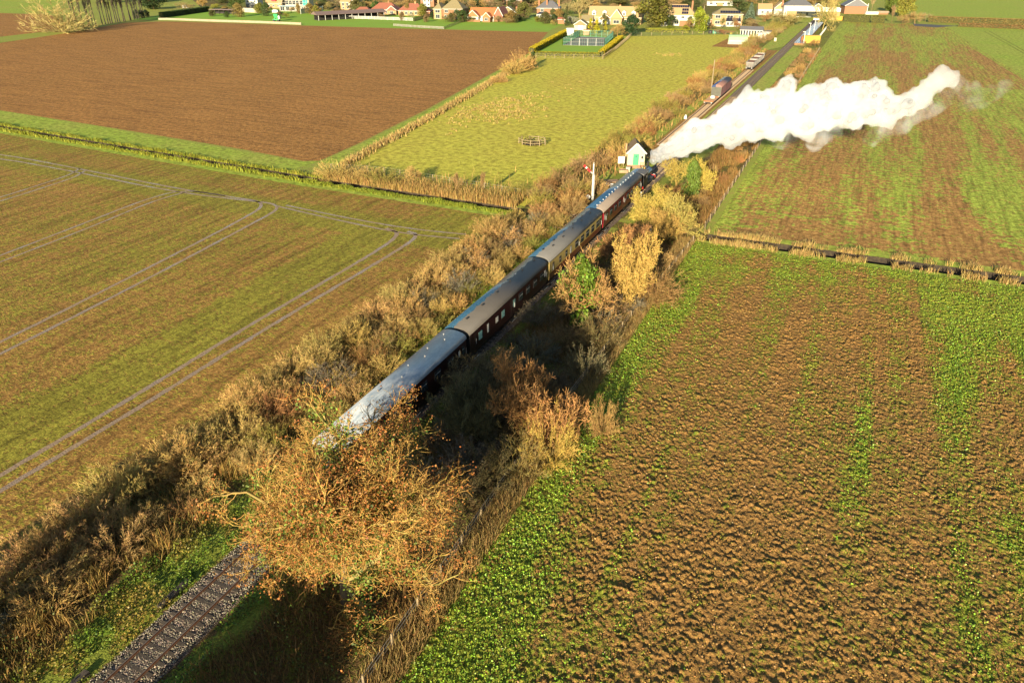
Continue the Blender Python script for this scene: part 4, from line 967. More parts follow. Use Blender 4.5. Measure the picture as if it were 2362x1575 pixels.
# trees standing just south of the view, whose long shade reaches the track
for x, y, h, wd in ((-7.8, 5, 8.0, 3.0), (-9.6, 3, 8.5, 2.6), (-12.6, -4, 8, 3.0), (9.6, 5, 6.5, 5), (11.5, 1, 8, 5), (7.0, -6, 9, 6), (6.6, 6.5, 5.0, 4)):
    plant('evergreen_tree', leafy_b, (x, y, 0), h, wd, (.06, .09, .02), 'dark evergreen by the line just south of the view', 'tree', 'evergreens south of the view')

# ------------------------------------------------------------------ dry grass, reeds, crop plants (uncountable)
def blades(name, P, h, wd, lean, cols, mat=None, fold=False, label=None):
    n = len(P); h = np.asarray(h).reshape(-1, 1) * RNG.uniform(.55, 1.25, (n, 1)); az = RNG.uniform(0, 6.283, n)
    l = np.stack([np.cos(az), np.sin(az), np.zeros(n)], -1) * lean * RNG.uniform(.2, 1.2, (n, 1)) * h
    s = np.stack([-np.sin(az + RNG.normal(0, .8, n)), np.cos(az), np.zeros(n)], -1) * wd / 2 * RNG.uniform(.7, 1.4, (n, 1))
    B = np.c_[P[:, :2], P[:, 2] if P.shape[1] > 2 else np.zeros(n)]; mid = B + l * .4 + np.array([0, 0, .6]) * h; tip = B + l + np.array([0, 0, 1.]) * h * .97
    V = np.stack([B - s, B + s, mid + s * .8, tip, mid - s * .8], 1).reshape(-1, 3); i = (np.arange(n) * 5)[:, None]
    F = np.concatenate([i + np.array([[0, 1, 2]]), i + np.array([[0, 2, 4]]), i + np.array([[4, 2, 3]])])
    o = put(name, tri_mesh(name, V, F, mat or grass_tint, np.repeat(cols, 5, 0))); return tag(o, kind='stuff')
def zone_pts(n, x0, x1, y0, y1, clump=.3, thr=.0, s=.35):
    P = np.c_[RNG.uniform(x0, x1, n), RNG.uniform(y0, y1, n)]; k = fbm(P[:, 0] * s + 11, P[:, 1] * s, 2) > thr; return P[k]
STRAW = (.33, .22, .075); STRAWD = (.20, .115, .036)
P = zone_pts(34000, 12.0, 14.1, 8, 98, thr=.2); blades('dry_grass', P, .85, .03, .6, leafcol(len(P), STRAW, .3))
P = zone_pts(36000, 3.0, 12.4, 12, 98, thr=.42); blades('dry_grass', P, .85, .03, .7, leafcol(len(P), STRAWD, .35))
P = zone_pts(32000, -13.6, -5.0, 5, 97, thr=.40); blades('dry_grass', P, .85, .03, .7, leafcol(len(P), (.28, .18, .055), .35))
P = zone_pts(22000, 7.0, 14.0, 104, 210, thr=.42); blades('dry_grass', P, 1.1, .06, .5, leafcol(len(P), (.24, .14, .045), .35))
P = zone_pts(9000, 7.0, 13.8, 210, 340, thr=.52); blades('dry_grass', P, .8, .10, .5, leafcol(len(P), (.24, .15, .055), .4))
P = zone_pts(8000, -16, -6, 102, 330, thr=.45); blades('dry_grass', P, 1.0, .09, .4, leafcol(len(P), (.33, .20, .065), .35))
x = RNG.uniform(-52, -15, 9000); P = np.c_[x, dy(x) + 1.0 + RNG.exponential(2.6, 9000) * (.4 + .6 * sst(-50, -25, x))]; blades('reeds', P, 1.25, .07, .35, leafcol(len(P), (.34, .22, .07), .28))
x = RNG.uniform(14.5, 110, 22000); x = x[fbm(x * .5, x * 0 + 3, 3) + .3 * RNG.random(len(x)) > .60]; P = np.c_[x, dy(x) + RNG.choice([-1, 1], len(x), p=[.5, .5]) * (1.15 + np.abs(RNG.normal(0, .7, len(x))))]; blades('reeds', P, .35 + .75 * fbm(P[:, 0] * .7, P[:, 1] * .3, 2), .06, .6, leafcol(len(P), (.36, .25, .085), .28))
x = RNG.uniform(-330, -52, 30000); P = np.c_[x, dy(x) + RNG.choice([-1, 1], 30000) * (HW - .25 + np.abs(RNG.normal(0, .45, 30000)))]; blades('bank_grass', P, .25 + .7 * fbm(x * .4, P[:, 1] * .4, 3), .10, .6, leafcol(len(P), (.24, .25, .03), .3))
x = RNG.uniform(-56, -14, 9000); P = np.c_[x, dy(x) - HW + .15 - np.abs(RNG.normal(0, .5, 9000))]; blades('bank_grass', P, .2 + .6 * fbm(x * .5, x * 0, 3), .08, .6, leafcol(len(P), (.22, .25, .03), .3))
# tussocks on the pasture and along its boundary bank
T_ = []
for cx, cy, sx_, sy_, n in ((-52, 178, 4, 14, 190), (-45, 172, 3, 6, 90), (-57, 172, 3, 10, 90), (-39, 300, 2.5, 4, 30)):
    T_.append(np.c_[RNG.normal(cx, sx_, n), RNG.normal(cy, sy_, n)])
T_ = np.concatenate(T_); Q = np.repeat(T_, 14, 0) + RNG.normal(0, .28, (len(T_) * 14, 2)); blades('tussock_grass', Q, .42, .09, .8, leafcol(len(Q), (.42, .31, .10), .25))
bl = smooth_line([(790, 384), (870, 339), (1010, 262), (1140, 186), (1228, 133)], 200, 4); k = RNG.integers(0, 200, 9000)
Q = bl[k] + RNG.normal(0, .75, (9000, 2)); blades('dry_grass', Q, .75, .12, .5, leafcol(len(Q), (.38, .26, .09), .3))
def leaves_low(name, P, size, hmax, cols, flat=.8):
    n = len(P); X = np.c_[P, RNG.uniform(.02, 1, n) ** 1.2 * hmax * 2.2 * sst(.3, .75, fbm(P[:, 0] * .9, P[:, 1] * .9, 2))]
    V, F = quads(X, size * RNG.uniform(.6, 1.35, n), RNG, flat); return tag(put(name, tri_mesh(name, V, F, tint_mat('field_leaves', .5, .35, False, .2), np.repeat(cols, 4, 0))), kind='stuff')
P = zone_pts(60000, -6.2, -1.9, 8, 100, thr=.36, s=.8); q_ = sst(.42, .6, fbm(P[:, 0] * .5 + 3, P[:, 1] * .4, 3))[:, None]; leaves_low('bramble_leaves', P, .13, .45, leafcol(len(P), (1, 1, 1), .45, .12) * (np.array([(.14, .22, .02)]) * q_ + np.array([(.27, .20, .035)]) * (1 - q_)))
P = zone_pts(12000, 1.95, 3.6, 8, 60, thr=.42, s=.8); leaves_low('bramble_leaves', P, .12, .35, leafcol(len(P), (.14, .22, .022), .45, .14))
P = zone_pts(26000, -12, -5.5, 5, 100, thr=.5, s=.3); leaves_low('bramble_leaves', P, .13, .6, leafcol(len(P), (.12, .13, .022), .4, .15), .3)
P = zone_pts(16000, 3.4, 12, 12, 98, thr=.5, s=.3); leaves_low('bramble_leaves', P, .13, .6, leafcol(len(P), (.10, .12, .02), .4, .15), .3)
# cover crop: browned plants with green ones at the edge
n = 330000; y = 4 + 94 * RNG.random(n) ** 1.1; P = np.c_[RNG.uniform(13.8, 62, n), y]
P = P[(P[:, 0] < 24 + .62 * P[:, 1] + 8) & ((P[:, 1] < 83) | (RNG.random(len(P)) < .3))]
g = cover_green(P[:, 0], P[:, 1]) + RNG.normal(0, .17, len(P)); isg = g > .66
row = .5 + .5 * np.sin(P[:, 0] * 2 * math.pi / .55); P = P[(RNG.random(len(P)) < .45 + .55 * fbm(P[:, 0] * .9, P[:, 1] * .9, 2)) | isg]
g = cover_green(P[:, 0], P[:, 1]) + RNG.normal(0, .17, len(P)); isg = g > .66
B_ = P[~isg]; A_ = P[isg]
def clumps(name, P, k, spread, size, hmax, base, var):
    Q = np.repeat(P, k, 0) + RNG.normal(0, spread, (len(P) * k, 2)); hh = np.repeat(RNG.uniform(.35, 1.2, len(P)), k) * hmax
    z = RNG.uniform(.15, 1, len(Q)) * hh; V, F = quads(np.c_[Q, z], size * RNG.uniform(.6, 1.4, len(Q)), RNG, .5)
    c = np.repeat(leafcol(len(P), base, var, .1), k, 0) * RNG.uniform(.8, 1.2, (len(Q), 1))
    return tag(put(name, tri_mesh(name, V, F, tint_mat('field_leaves', .5, .35, False, .2), np.repeat(c, 4, 0))), kind='stuff')
kk = RNG.random(len(B_)) < .22; clumps('withered_crop', B_[kk], 2, .08, .11, .22, (.30, .175, .05), .22)
clumps('leafy_crop', A_, 2, .09, .12, .30, (.19, .29, .026), .42)

P = zone_pts(16000, -9.5, -5.2, 8, 60, thr=.55, s=.5); blades('dry_grass', P, 1.3, .035, .6, leafcol(len(P), (.33, .21, .06), .3))
# ------------------------------------------------------------------ lineside things
wood = paint('fence_post_wood', (.22, .165, .09), .8, .25, 5, grime=(.25, .18, .10))
woodd = paint('creosote_wood', (.10, .07, .045), .8, .3, 5)
wire = paint('fence_wire', (.30, .28, .25), .5, .1, 5)
green_p = paint('green_door_paint', (.05, .27, .13), .4, .08, 3)
hutw = paint('cream_boards', (.42, .41, .25), .5, .06, 4, grime=(.36, .34, .21))
tileb = paint('brown_tiles', (.155, .10, .05), .8, .35, 7, grime=(.10, .085, .04), bumpd=.03)
tilem = paint('mossy_tiles', (.19, .155, .075), .8, .3, 7, grime=(.13, .10, .05), bumpd=.03)
brick = paint('red_brick', (.25, .115, .055), .8, .18, 6, grime=(.20, .095, .05), bumpd=.01)
brickb = paint('buff_brick', (.31, .195, .09), .8, .15, 6, grime=(.26, .16, .075), bumpd=.01)
cwall = paint('cream_render', (.40, .35, .25), .7, .08, 2, grime=(.33, .28, .19))
wwall = paint('white_render', (.48, .47, .40), .6, .05, 2, grime=(.40, .37, .30))
slate = paint('blue_slate', (.10, .10, .11), .5, .25, 6, grime=(.15, .13, .10), bumpd=.02)
redt = paint('new_orange_tiles', (.36, .12, .04), .7, .15, 6, grime=(.30, .095, .035), bumpd=.02)
redd = paint('dark_red_tiles', (.24, .085, .05), .7, .2, 6, grime=(.17, .07, .04), bumpd=.02)
tant = paint('tan_tiles', (.33, .22, .10), .75, .2, 6, grime=(.25, .18, .09), bumpd=.02)
conc = paint('pale_concrete', (.33, .30, .24), .8, .12, 2, grime=(.25, .21, .16))
tarmac = paint('tarmac', (.075, .072, .07), .8, .2, 2, grime=(.11, .10, .09))
solar = paint('solar_panel', (.012, .016, .035), .12, .1, 3, spec=.8)
def fence(label, name, P, sp, h, mats, rails=3, pw=.11, rail_w=.015, group=None, rail_name='wire', z0=.25, railmat=None):
    P = np.asarray(P, float); d = np.r_[0, np.cumsum(np.hypot(*(P[1:] - P[:-1]).T))]; n = int(d[-1] / sp) + 1; t = np.linspace(0, d[-1], n)
    Q = np.stack([np.interp(t, d, P[:, k]) for k in range(2)], -1); f = thing(name, label, 'fence', (*Q[0], 0), 0, group)
    pm = boxmesh('post', pw, pw, h, mats)
    for q in Q:
        o = put('post', pm, f, (q[0] - Q[0, 0], q[1] - Q[0, 1], h / 2 - .03), random.uniform(0, .5)); o.rotation_euler[0] = random.gauss(0, .03); o.rotation_euler[1] = random.gauss(0, .03)
    for k in range(rails):
        z = z0 + (h - z0 - .1) * k / max(1, rails - 1); mb = MB()
        for a, b_ in zip(Q[:-1], Q[1:]): mb.bar((a[0] - Q[0, 0], a[1] - Q[0, 1], z), (b_[0] - Q[0, 0], b_[1] - Q[0, 1], z), rail_w, rail_w * (1 if rail_w < .03 else 2.5))
        mb.build(rail_name, railmat or (wire if rail_w < .03 else mats), f)
    return f
fence('post and wire fence along the east edge of the railway, near side of the ditch', 'wire_fence', [(12.7, 6), (12.2, 40), (12.9, 70), (14.0, 97)], 2.9, 1.3, wood, 4, .11)
fence('post and wire fence along the east edge of the railway, beyond the ditch', 'wire_fence', [(14.2, 104), (14.1, 170), (13.4, 250), (12.6, 340)], 3.8, 1.2, wood, 4, .10)
fence('short post and wire fence on the pasture side of the reeds by the ditch', 'wire_fence', [G(765, 392)[:2], G(870, 398)[:2], G(985, 416)[:2], G(1110, 436)[:2], G(1200, 452)[:2]], 3.5, 1.2, wood, 3, .13)
fence('wire fence in front of the clipped yellow hedge at the head of the pasture', 'wire_fence', [G(1236, 134)[:2], G(1390, 137)[:2]], 3.4, 1.5, wood, 3, .16, .02)
fence('close set post fence on the bank along the east side of the clipped yellow hedge', 'wire_fence', [G(1392, 136)[:2], G(1418, 118)[:2], G(1452, 88)[:2]], 2.6, 1.6, wood, 3, .2)
fence('wire fence below the gardens at the far end of the pasture', 'wire_fence', [G(1455, 84)[:2], G(1600, 80)[:2], G(1700, 82)[:2]], 5, 1.5, wood, 3, .18)
# small round fence in the pasture
c0 = G(1228, 332)
ring = thing('pond_fence', 'small ring of posts and rails round a muddy hollow in the pasture', 'fence', (c0[0], c0[1], 0))
pts = [(2.9 * math.cos(a), 2.2 * math.sin(a)) for a in np.linspace(0, 2 * math.pi, 10)[:-1]]
for k, (x, y) in enumerate(pts):
    put('post', boxmesh('post', .14, .14, 1.25, wood), ring, (x, y, .6)); x2, y2 = pts[(k + 1) % 9]
    if k not in (3,):
        for z in (.55, 1.05): MB().bar((x, y, z), (x2, y2, z), .06, .10).build('rail', wood, ring)
tag(MB().lathe([(2.0, .034), (1.6, .05), (.9, .045), (.05, .04)], 18, (c0[0], c0[1], 0)).build('mud', ditch_mat), kind='structure')
leaves_low('scrub_leaves', RNG.normal(0, .8, (500, 2)) * [1.3, .9] + c0[:2], .25, .7, leafcol(500, (.16, .12, .04), .4), .2)

# signal hut
hut = thing('signal_hut', 'small cream signal hut with a green door and brown tiled roof beside the line', 'signal hut', (-4.55, 133.2, 0), math.radians(21))
W2, D2, EV, RG = 1.55, 4.6, 2.75, 4.35
MB().box(-W2, W2, 0, D2, 0, .42).build('plinth', brick, hut)
mb = MB(); mb.add([(-W2, 0, .42), (W2, 0, .42), (W2, 0, EV), (0, 0, RG), (-W2, 0, EV)], [(0, 1, 2, 3, 4)]); mb.build('gable_wall', hutw, hut)
mb = MB(); mb.add([(-W2, D2, .42), (W2, D2, .42), (W2, D2, EV), (0, D2, RG), (-W2, D2, EV)], [(4, 3, 2, 1, 0)]); mb.build('gable_wall', hutw, hut)
for s in (1, -1): MB().box(s * W2 - .03, s * W2 + .03, .001, D2 - .001, .42, EV - .05).build('side_wall', hutw, hut)
for k in range(13): MB().box(-W2 + .02, W2 - .02, -.014, -.001, .45 + k * .18, .45 + k * .18 + .165).build('board', hutw, hut)
for s in (1, -1):
    mb = MB(); a, e = (0, RG + .06), (s * (W2 + .28), EV - .22)
    mb.extrude_y([a, e, (e[0], e[1] - .08), (0, RG - .03)], -.25, D2 + .25); mb.build('roof', tileb, hut)
    for j in range(9):
        f0, f1 = j / 9, (j + 1) / 9; MB().extrude_y([(s * (W2 + .28) * f1, RG + .065 - (RG - EV + .28) * f1), (s * (W2 + .28) * f1, RG + .10 - (RG - EV + .28) * f1), (s * (W2 + .28) * f0, RG + .075 - (RG - EV + .28) * f0)], -.24, D2 + .24).build('tile_course', tileb, hut)
    MB().bar((s * .02, -.27, RG + .06), (s * (W2 + .30), -.27, EV - .21), .05, .24).build('barge_board', wwall, hut)
dr = MB().box(-.48, .42, -.05, -.015, .44, 2.45).build('door', green_p, hut)
MB().box(-.09, .03, -.06, -.051, 1.85, 2.15).build('door_window', glass, dr)
MB().box(-.56, -.48, -.055, -.015, .44, 2.53).build('door_frame', green_p, hut); MB().box(.42, .50, -.055, -.015, .44, 2.53).build('door_frame', green_p, hut)
wn = MB().box(.88, 1.34, -.05, -.015, 1.55, 2.15).build('window', wwall, hut); MB().box(.93, 1.29, -.06, -.051, 1.60, 2.10).build('pane', glass, wn)
for y in (.9, 2.2, 3.5):
    wn = MB().box(W2 + .03, W2 + .06, y - .5, y + .5, 1.5, 2.5).build('window', wwall, hut); MB().box(W2 + .061, W2 + .07, y - .42, y + .42, 1.57, 2.43).build('pane', glass, wn)
for k in range(3): MB().box(-1.0, .9, -.35 - .3 * k, -.05 - .3 * k if k == 0 else -.05 - .3 * k, .03, .40 - .13 * k).build('step', plank, hut)
MB().box(-W2 - .35, -W2 - .05, 2.0, 2.5, .4, 3.9).build('chimney', brickb, hut)
for x in (.75, 1.15, 1.5):
    MB().box(x - .04, x + .04, -1.0, -.92, 0, 1.15).build('handrail_post', wood, hut)
MB().bar((.7, -.96, 1.12), (1.55, -.96, 1.12), .07).build('handrail', wood, hut)
brd = thing('notice_board', 'white notice board on two legs left of the signal hut door', 'notice board', (-7.0, 132.0, 0), math.radians(28))
MB().box(-.62, .62, -.04, .04, .75, 2.05).build('panel', white, brd)
for s in (-.45, .45): MB().box(s - .05, s + .05, .045, .14, 0, 2.0).build('leg', wood, brd)
def sleeperbox(name, x, y, label, sx=1.3, sy=.7, h=.5, m=plank, rz=.3):
    t = thing(name, label, 'planter', (x, y, 0), rz)
    for s in (1, -1):
        MB().box(-sx / 2, sx / 2, s * sy / 2 - .04, s * sy / 2 + .04, 0, h).build('board', m, t); MB().box(s * sx / 2 - .04, s * sx / 2 + .04, -sy / 2 + .041, sy / 2 - .041, 0, h - .01).build('board', m, t)
    MB().box(-sx / 2 + .05, sx / 2 - .05, -sy / 2 + .05, sy / 2 - .05, .02, h - .08).build('soil', ditch_mat, t); return t
p = G(1438, 398); sleeperbox('planter', p[0], p[1], 'low wooden planter in front of the notice board', 1.5, .9, .55)
p = G(1448, 396); tag(MB().box(-.35, .35, -.35, .35, 0, .8).box(-.4, .4, -.4, .4, .8, .88).build('relay_box', cwall, None, (p[0], p[1], 0), .3), 'small cream relay box beside the wooden planter near the hut', 'relay box')
p = G(1410, 420); t = thing('rail_stack', 'stack of dark sleepers and pale chairs beside the maroon coach', 'timber stack', (p[0], p[1], 0), .5)
for k in range(4):
    for j in range(2): MB().box(-1.2, 1.2, -.6 + k * .3, -.36 + k * .3, .02 + j * .15, .16 + j * .15).build('sleeper', sleep_mat if (k + j) % 2 else plank, t)
p = G(1404, 430); tub = thing('white_tub', 'white boat shaped tub lying in the grass beside the maroon coach', 'tub', (p[0], p[1], 0), .2)
MB().add([(x * s, y * s, z) for z, s in ((.02, .7), (.42, 1.0), (.42, .9), (.12, .62)) for x, y in ((-1.1, 0), (-.6, -.36), (.6, -.36), (1.1, 0), (.6, .36), (-.6, .36))],
         [(j * 6 + k, j * 6 + (k + 1) % 6, j * 6 + 6 + (k + 1) % 6, j * 6 + 6 + k) for j in range(3) for k in range(6)] + [(5, 4, 3, 2, 1, 0), tuple(range(18, 24))]).build('hull', white, tub)
MB().box(-.15, .15, -.42, .42, .43, .47).build('thwart', wood, tub)
# semaphore signal
sig = thing('semaphore_signal', 'white signal post with a red arm raised at an angle beside the train', 'signal', (-5.3, 110.6, 0), math.radians(24))
MB().tube((0, 0, 0), (0, 0, 5.75), .15, .105, 10).build('post', white, sig)
MB().lathe([(.13, 0), (.13, .12), (.05, .2), (.04, .42), (.01, .5)], 8, (0, 0, 5.7)).build('finial', white, sig)
armr = paint('signal_red', (.62, .015, .02), .4, .05, 3)
arm = put('arm', None, sig, (-.12, -.14, 4.35)); arm.rotation_euler = (0, math.radians(43), 0)
MB().box(-2.0, -.5, -.02, .02, -.15, .15).build('arm_blade', armr, arm); MB().box(-1.55, -1.3, -.028, .028, -.152, .152).build('white_stripe', white, arm)
MB().box(-.5, .25, -.03, .03, -.10, .10).build('spectacle', steelg, arm)
MB().box(.1, .26, -.05, .05, .12, 4.2).build('ladder_stile', steelg, sig)
MB().tube((.22, .1, .2), (.22, .1, 4.3), .02, n=6).build('pull_rod', steelg, sig)
ds = thing('marker_disc', 'small round white disc on a short stake left of the signal post', 'marker', (*G(1356, 466)[:2], 0), math.radians(24))
MB().box(-.04, .04, -.04, .04, 0, .7).build('stake', wood, ds); MB().tube((0, -.06, .85), (0, -.1, .85), .34, .34, 18).build('disc', white, ds)
for px, py, h, lb, mt in ((1478, 460, 1.2, 'short pale marker post beside the front of the maroon coach', white), (1545, 402, 1.2, 'short pale marker post right of the track by the engine', white), (1500, 545, 1.5, 'pale stake standing among yellow shrubs', white)):
    p = G(px, py); tag(MB().box(-.09, .09, -.09, .09, 0, h).box(-.11, .11, -.11, .11, h, h + .06).build('marker_post', mt, None, (p[0], p[1], 0)), lb, 'post')
def pole(px, py, ty, label, arms=1, r=.15):
    p = G(px, py); h = topz(px, py, ty); t = thing('telegraph_pole', label, 'pole', (p[0], p[1], 0), YAW)
    MB().tube((0, 0, 0), (0, 0, h), r, r * .7, 8).build('pole', wood, t)
    if arms: MB().box(-.7, .7, -.16, -.06, h - .6, h - .48).build('cross_arm', wood, t)
    return t
pole(1640, 212, 138, 'tall pale telegraph pole behind the maroon van', 0, .2); pole(1622, 42, 14, 'thin pale pole in the gardens left of the brick solar house', 0, .3)
pole(1756, 22, -4, 'thin pale pole among the trees near the white houses', 0, .25)
for px, py, lb in ((1788, 96, 'small white cabinet in the grass left of the line'),):
    p = G(px, py); tag(MB().box(-.5, .5, -.4, .4, .05, 1.4).box(-.55, .55, -.45, .45, 1.4, 1.48).build('trackside_cabinet', cwall, None, (p[0], p[1], 0)), lb, 'cabinet')
p = G(1581, 275); tag(MB().box(-.3, .3, -.25, .25, 0, .7).tube((0, 0, .7), (0, 0, 1.0), .22, .22, 10).build('ground_signal', white, None, (p[0], p[1], 0)), 'small white ground signal beside the siding near the flat wagon', 'signal')

# station platform, bridge and yard
blue = paint('wet_platform', (.09, .11, .16), .2, .15, 1.5, spec=.8); whline = paint('platform_edge_line', (.55, .55, .52), .5, .04, 3)
pf = thing('station_platform', 'narrow station platform with white edge lines beside the far end of the line', 'platform', (0, 0, 0))
MB().box(1.7, 5.6, 352, 462, 0, .92).build('platform_wall', brick, pf); MB().box(1.55, 5.7, 351.8, 462.2, .921, 1.0).build('platform_deck', blue, pf)
for x in (1.62, 2.5): MB().box(x, x + .30, 352, 462, 1.004, 1.010).build('edge_line', whline, pf)
for k, (y, h) in enumerate(((360, 3.6), (384, 5.2), (412, 5.2), (440, 5.0))):
    lp = thing('platform_lamp', 'white lamp post on the station platform', 'lamp post', (4.7, y, 1.0), 0, 'lamp posts on the station platform')
    MB().tube((0, 0, 0), (0, 0, h), .16, .12, 8).build('post', white, lp); MB().box(-.9, .2, -.12, .12, h - .05, h + .15).build('lamp_head', white, lp)
sg = thing('station_sign', 'white sign board on posts half way along the station platform', 'sign', (4.9, 376, 1.0), 0)
MB().box(-.05, .05, -2.2, 2.2, 1.3, 2.3).build('board', white, sg)
for y in (-1.9, 1.9): MB().box(-.06, .06, y - .06, y + .06, 0, 1.3).build('post', white, sg)
yel = paint('yellow_sheet', (.42, .25, .035), .5, .08, 2, grime=(.36, .21, .03))
sk = thing('yellow_container', 'bright yellow container beside the platform ramp', 'container', (*G(1870, 100)[:2], 0), YAW)
MB().box(-3.4, 3.4, -1.2, 1.2, .1, 3.0).build('body', yel, sk); MB().box(-3.5, 3.5, -1.3, 1.3, 3.0, 3.12).build('lid', yel, sk)
for k in range(8): MB().box(-3.2 + k * .9, -3.1 + k * .9, -1.24, -1.2, .15, 2.95).build('rib', yel, sk)
tag(MB().box(-.9, .9, -.5, .5, 0, 2.4).extrude_y([(-.95, 2.4), (.95, 2.4), (0, 2.9)], -.55, .55).build('brick_kiosk', redd, None, (*G(1851, 99)[:2], 0), YAW), 'small dark red hut against the yellow container', 'hut')
tag(MB().box(-2.2, 2.2, -.08, .08, 0, 2.2).box(-2.3, -2.2, -.12, .12, 0, 2.4).box(2.2, 2.3, -.12, .12, 0, 2.4).build('yellow_panel_fence', yel, None, (*G(1937, 48)[:2], 0), YAW), 'yellow panel fence right of the big bare tree by the bridge', 'fence')
br = thing('road_bridge', 'low road bridge with a white parapet crossing the railway by the white houses', 'bridge', (-2.5, 492, 0), math.radians(8))
MB().box(-14, 14, 0, 7, 4.2, 4.75).build('deck', conc, br)
for y in (-.25, 6.9): MB().box(-14.5, 14.5, y, y + .35, 4.2, 6.1).build('parapet', wwall, br)
for x in (-14.5, 9.0): MB().box(x, x + 5.5, .12, 6.88, 0, 4.19).build('abutment', brickb, br)
MB().box(-15, -14.4, -.8, -.2, 0, 6.6).build('pier', wwall, br)
bs = tag(MB().box(-1.6, 1.6, -.3, .3, .0, .9).build('buffer_stop', white, None, (0.3, 486, .2)), 'white buffer beam closing the line under the bridge', 'buffer stop')

# ------------------------------------------------------------------ steam
def ico(n):
    import bmesh
    bm = bmesh.new(); bmesh.ops.create_icosphere(bm, subdivisions=n, radius=1.0)
    V = np.array([v.co[:] for v in bm.verts]); F = np.array([[v.index for v in f.verts] for f in bm.faces]); bm.free(); return V, F
STEAM = [(1506, 372, 9, 1), (1520, 366, 13, 1), (1512, 355, 12, 1), (1530, 350, 20, 1), (1548, 345, 24, 1), (1572, 335, 30, 1), (1596, 322, 36, 1), (1606, 312, 24, 1), (1622, 310, 42, 1), (1634, 296, 26, 1), (1658, 300, 38, 1), (1684, 276, 38, 1), (1690, 305, 34, 1),
         (1712, 270, 52, 1), (1722, 240, 28, 1), (1748, 262, 52, 1), (1765, 232, 30, 1), (1780, 275, 52, 1), (1800, 232, 36, 1), (1812, 205, 27, 1), (1818, 192, 20, 1), (1822, 262, 55, 1), (1850, 245, 40, 1), (1860, 280, 44, 1), (1868, 222, 30, 1), (1890, 250, 48, 1), (1905, 218, 30, 1), (1920, 198, 22, 1), (1930, 245, 52, 1),
         (1960, 222, 36, 1), (1965, 262, 44, 1), (1990, 212, 30, 1), (2000, 245, 48, .95), (2018, 205, 24, .95), (2034, 235, 36, .9), (2040, 265, 34, .8), (2065, 250, 32, .9), (2095, 238, 30, .9), (2125, 224, 28, .85), (2140, 205, 24, .85), (2160, 190, 27, .85), (2172, 168, 19, .8), (2188, 182, 24, .75), (2205, 200, 26, .65), (2225, 215, 24, .5),
         (1810, 308, 34, .7), (1790, 300, 30, .8), (1740, 305, 28, .8), (1890, 310, 32, .55), (1880, 330, 22, .4), (1920, 290, 30, .6), (2040, 300, 30, .5), (2080, 290, 26, .45), (2010, 320, 20, .35), (2110, 262, 26, .5), (2180, 225, 24, .5), (2245, 208, 22, .4), (2262, 232, 24, .35), (2290, 215, 22, .3), (2230, 240, 20, .3), (2320, 200, 20, .2), (2150, 245, 26, .4)]
def plume_y(px): return 124.3 + max(0, px - 1506) * .022
iv, if_ = ico(4)
Vs, Fs, As, off = [], [], [], 0
rs = np.random.default_rng(51)
def add_puff(c, r, den):
    global off
    o = rs.uniform(0, 100, 3); D = np.zeros(len(iv))
    for fq, am in ((1.6, .40), (3.6, .28), (8.0, .16)):
        q = iv * fq + o; nz = (vnoise(q[:, 0] + 50, q[:, 1] + 50) + vnoise(q[:, 1] + 90, q[:, 2] + 70) + vnoise(q[:, 2] + 20, q[:, 0] + 30)) / 3
        D += am * (np.abs(nz - .5) * 3.2 - .35)
    V = c + iv * (r * (1 + D))[:, None] * np.array([1, 1, .92]); Vs.append(V); Fs.append(if_ + off); As.append(np.full(len(V), den)); off += len(V)
for px, py, rp, den in STEAM:
    c = GP(px, py, plume_y(px)); c[2] = max(c[2], 1.2); r = rp / ppm(c) * .80
    add_puff(c, r, den)
    for _ in range(5 if den > .7 else 3):
        dv = unit(rs.standard_normal(3)); add_puff(c + dv * r * rs.uniform(.65, .95), r * rs.uniform(.22, .45), den)
def union(name, parts, vox):
    V = np.concatenate([p[0] for p in parts]); n = len(iv); F = np.concatenate([if_ + n * k for k in range(len(parts))])
    tmp = put(name, tri_mesh(name, V, F, white)); md = tmp.modifiers.new('union', 'REMESH'); md.mode = 'VOXEL'; md.voxel_size = vox
    me = bpy.data.meshes.new_from_object(tmp.evaluated_get(bpy.context.evaluated_depsgraph_get())); bpy.data.objects.remove(tmp)
    me.materials.clear(); me.polygons.foreach_set('use_smooth', np.ones(len(me.polygons), bool)); return me
def vol_mat(name, dens, col, an, sc, rg):
    m, t, b = nodes_of(name); t.nodes.remove(b); pv = N(t, 'ShaderNodeVolumeScatter'); pv.inputs['Color'].default_value = (*col, 1); pv.inputs['Density'].default_value = dens; pv.inputs['Anisotropy'].default_value = an
    nz = noise(t, sc, 5, .62, N(t, 'ShaderNodeNewGeometry').outputs['Position'], .5)
    mr = N(t, 'ShaderNodeMapRange'); mr.interpolation_type = 'SMOOTHSTEP'; t.links.new(nz, mr.inputs[0]); mr.inputs[1].default_value, mr.inputs[2].default_value, mr.inputs[3].default_value, mr.inputs[4].default_value = rg[0], rg[1], dens * .04, dens
    sx = N(t, 'ShaderNodeSeparateXYZ'); t.links.new(N(t, 'ShaderNodeNewGeometry').outputs['Position'], sx.inputs[0]); fd = N(t, 'ShaderNodeMapRange'); t.links.new(sx.outputs[0], fd.inputs[0]); fd.inputs[1].default_value, fd.inputs[2].default_value, fd.inputs[3].default_value, fd.inputs[4].default_value = 30, 56, 1.0, .16
    t.links.new(math_(t, 'MULTIPLY', mr.outputs[0], fd.outputs[0]), pv.inputs['Density'])
    t.links.new(pv.outputs[0], t.nodes['Material Output'].inputs['Volume']); return m
steam = thing('steam_plume', 'x', 'steam')
core = []; body = []; wisp = []
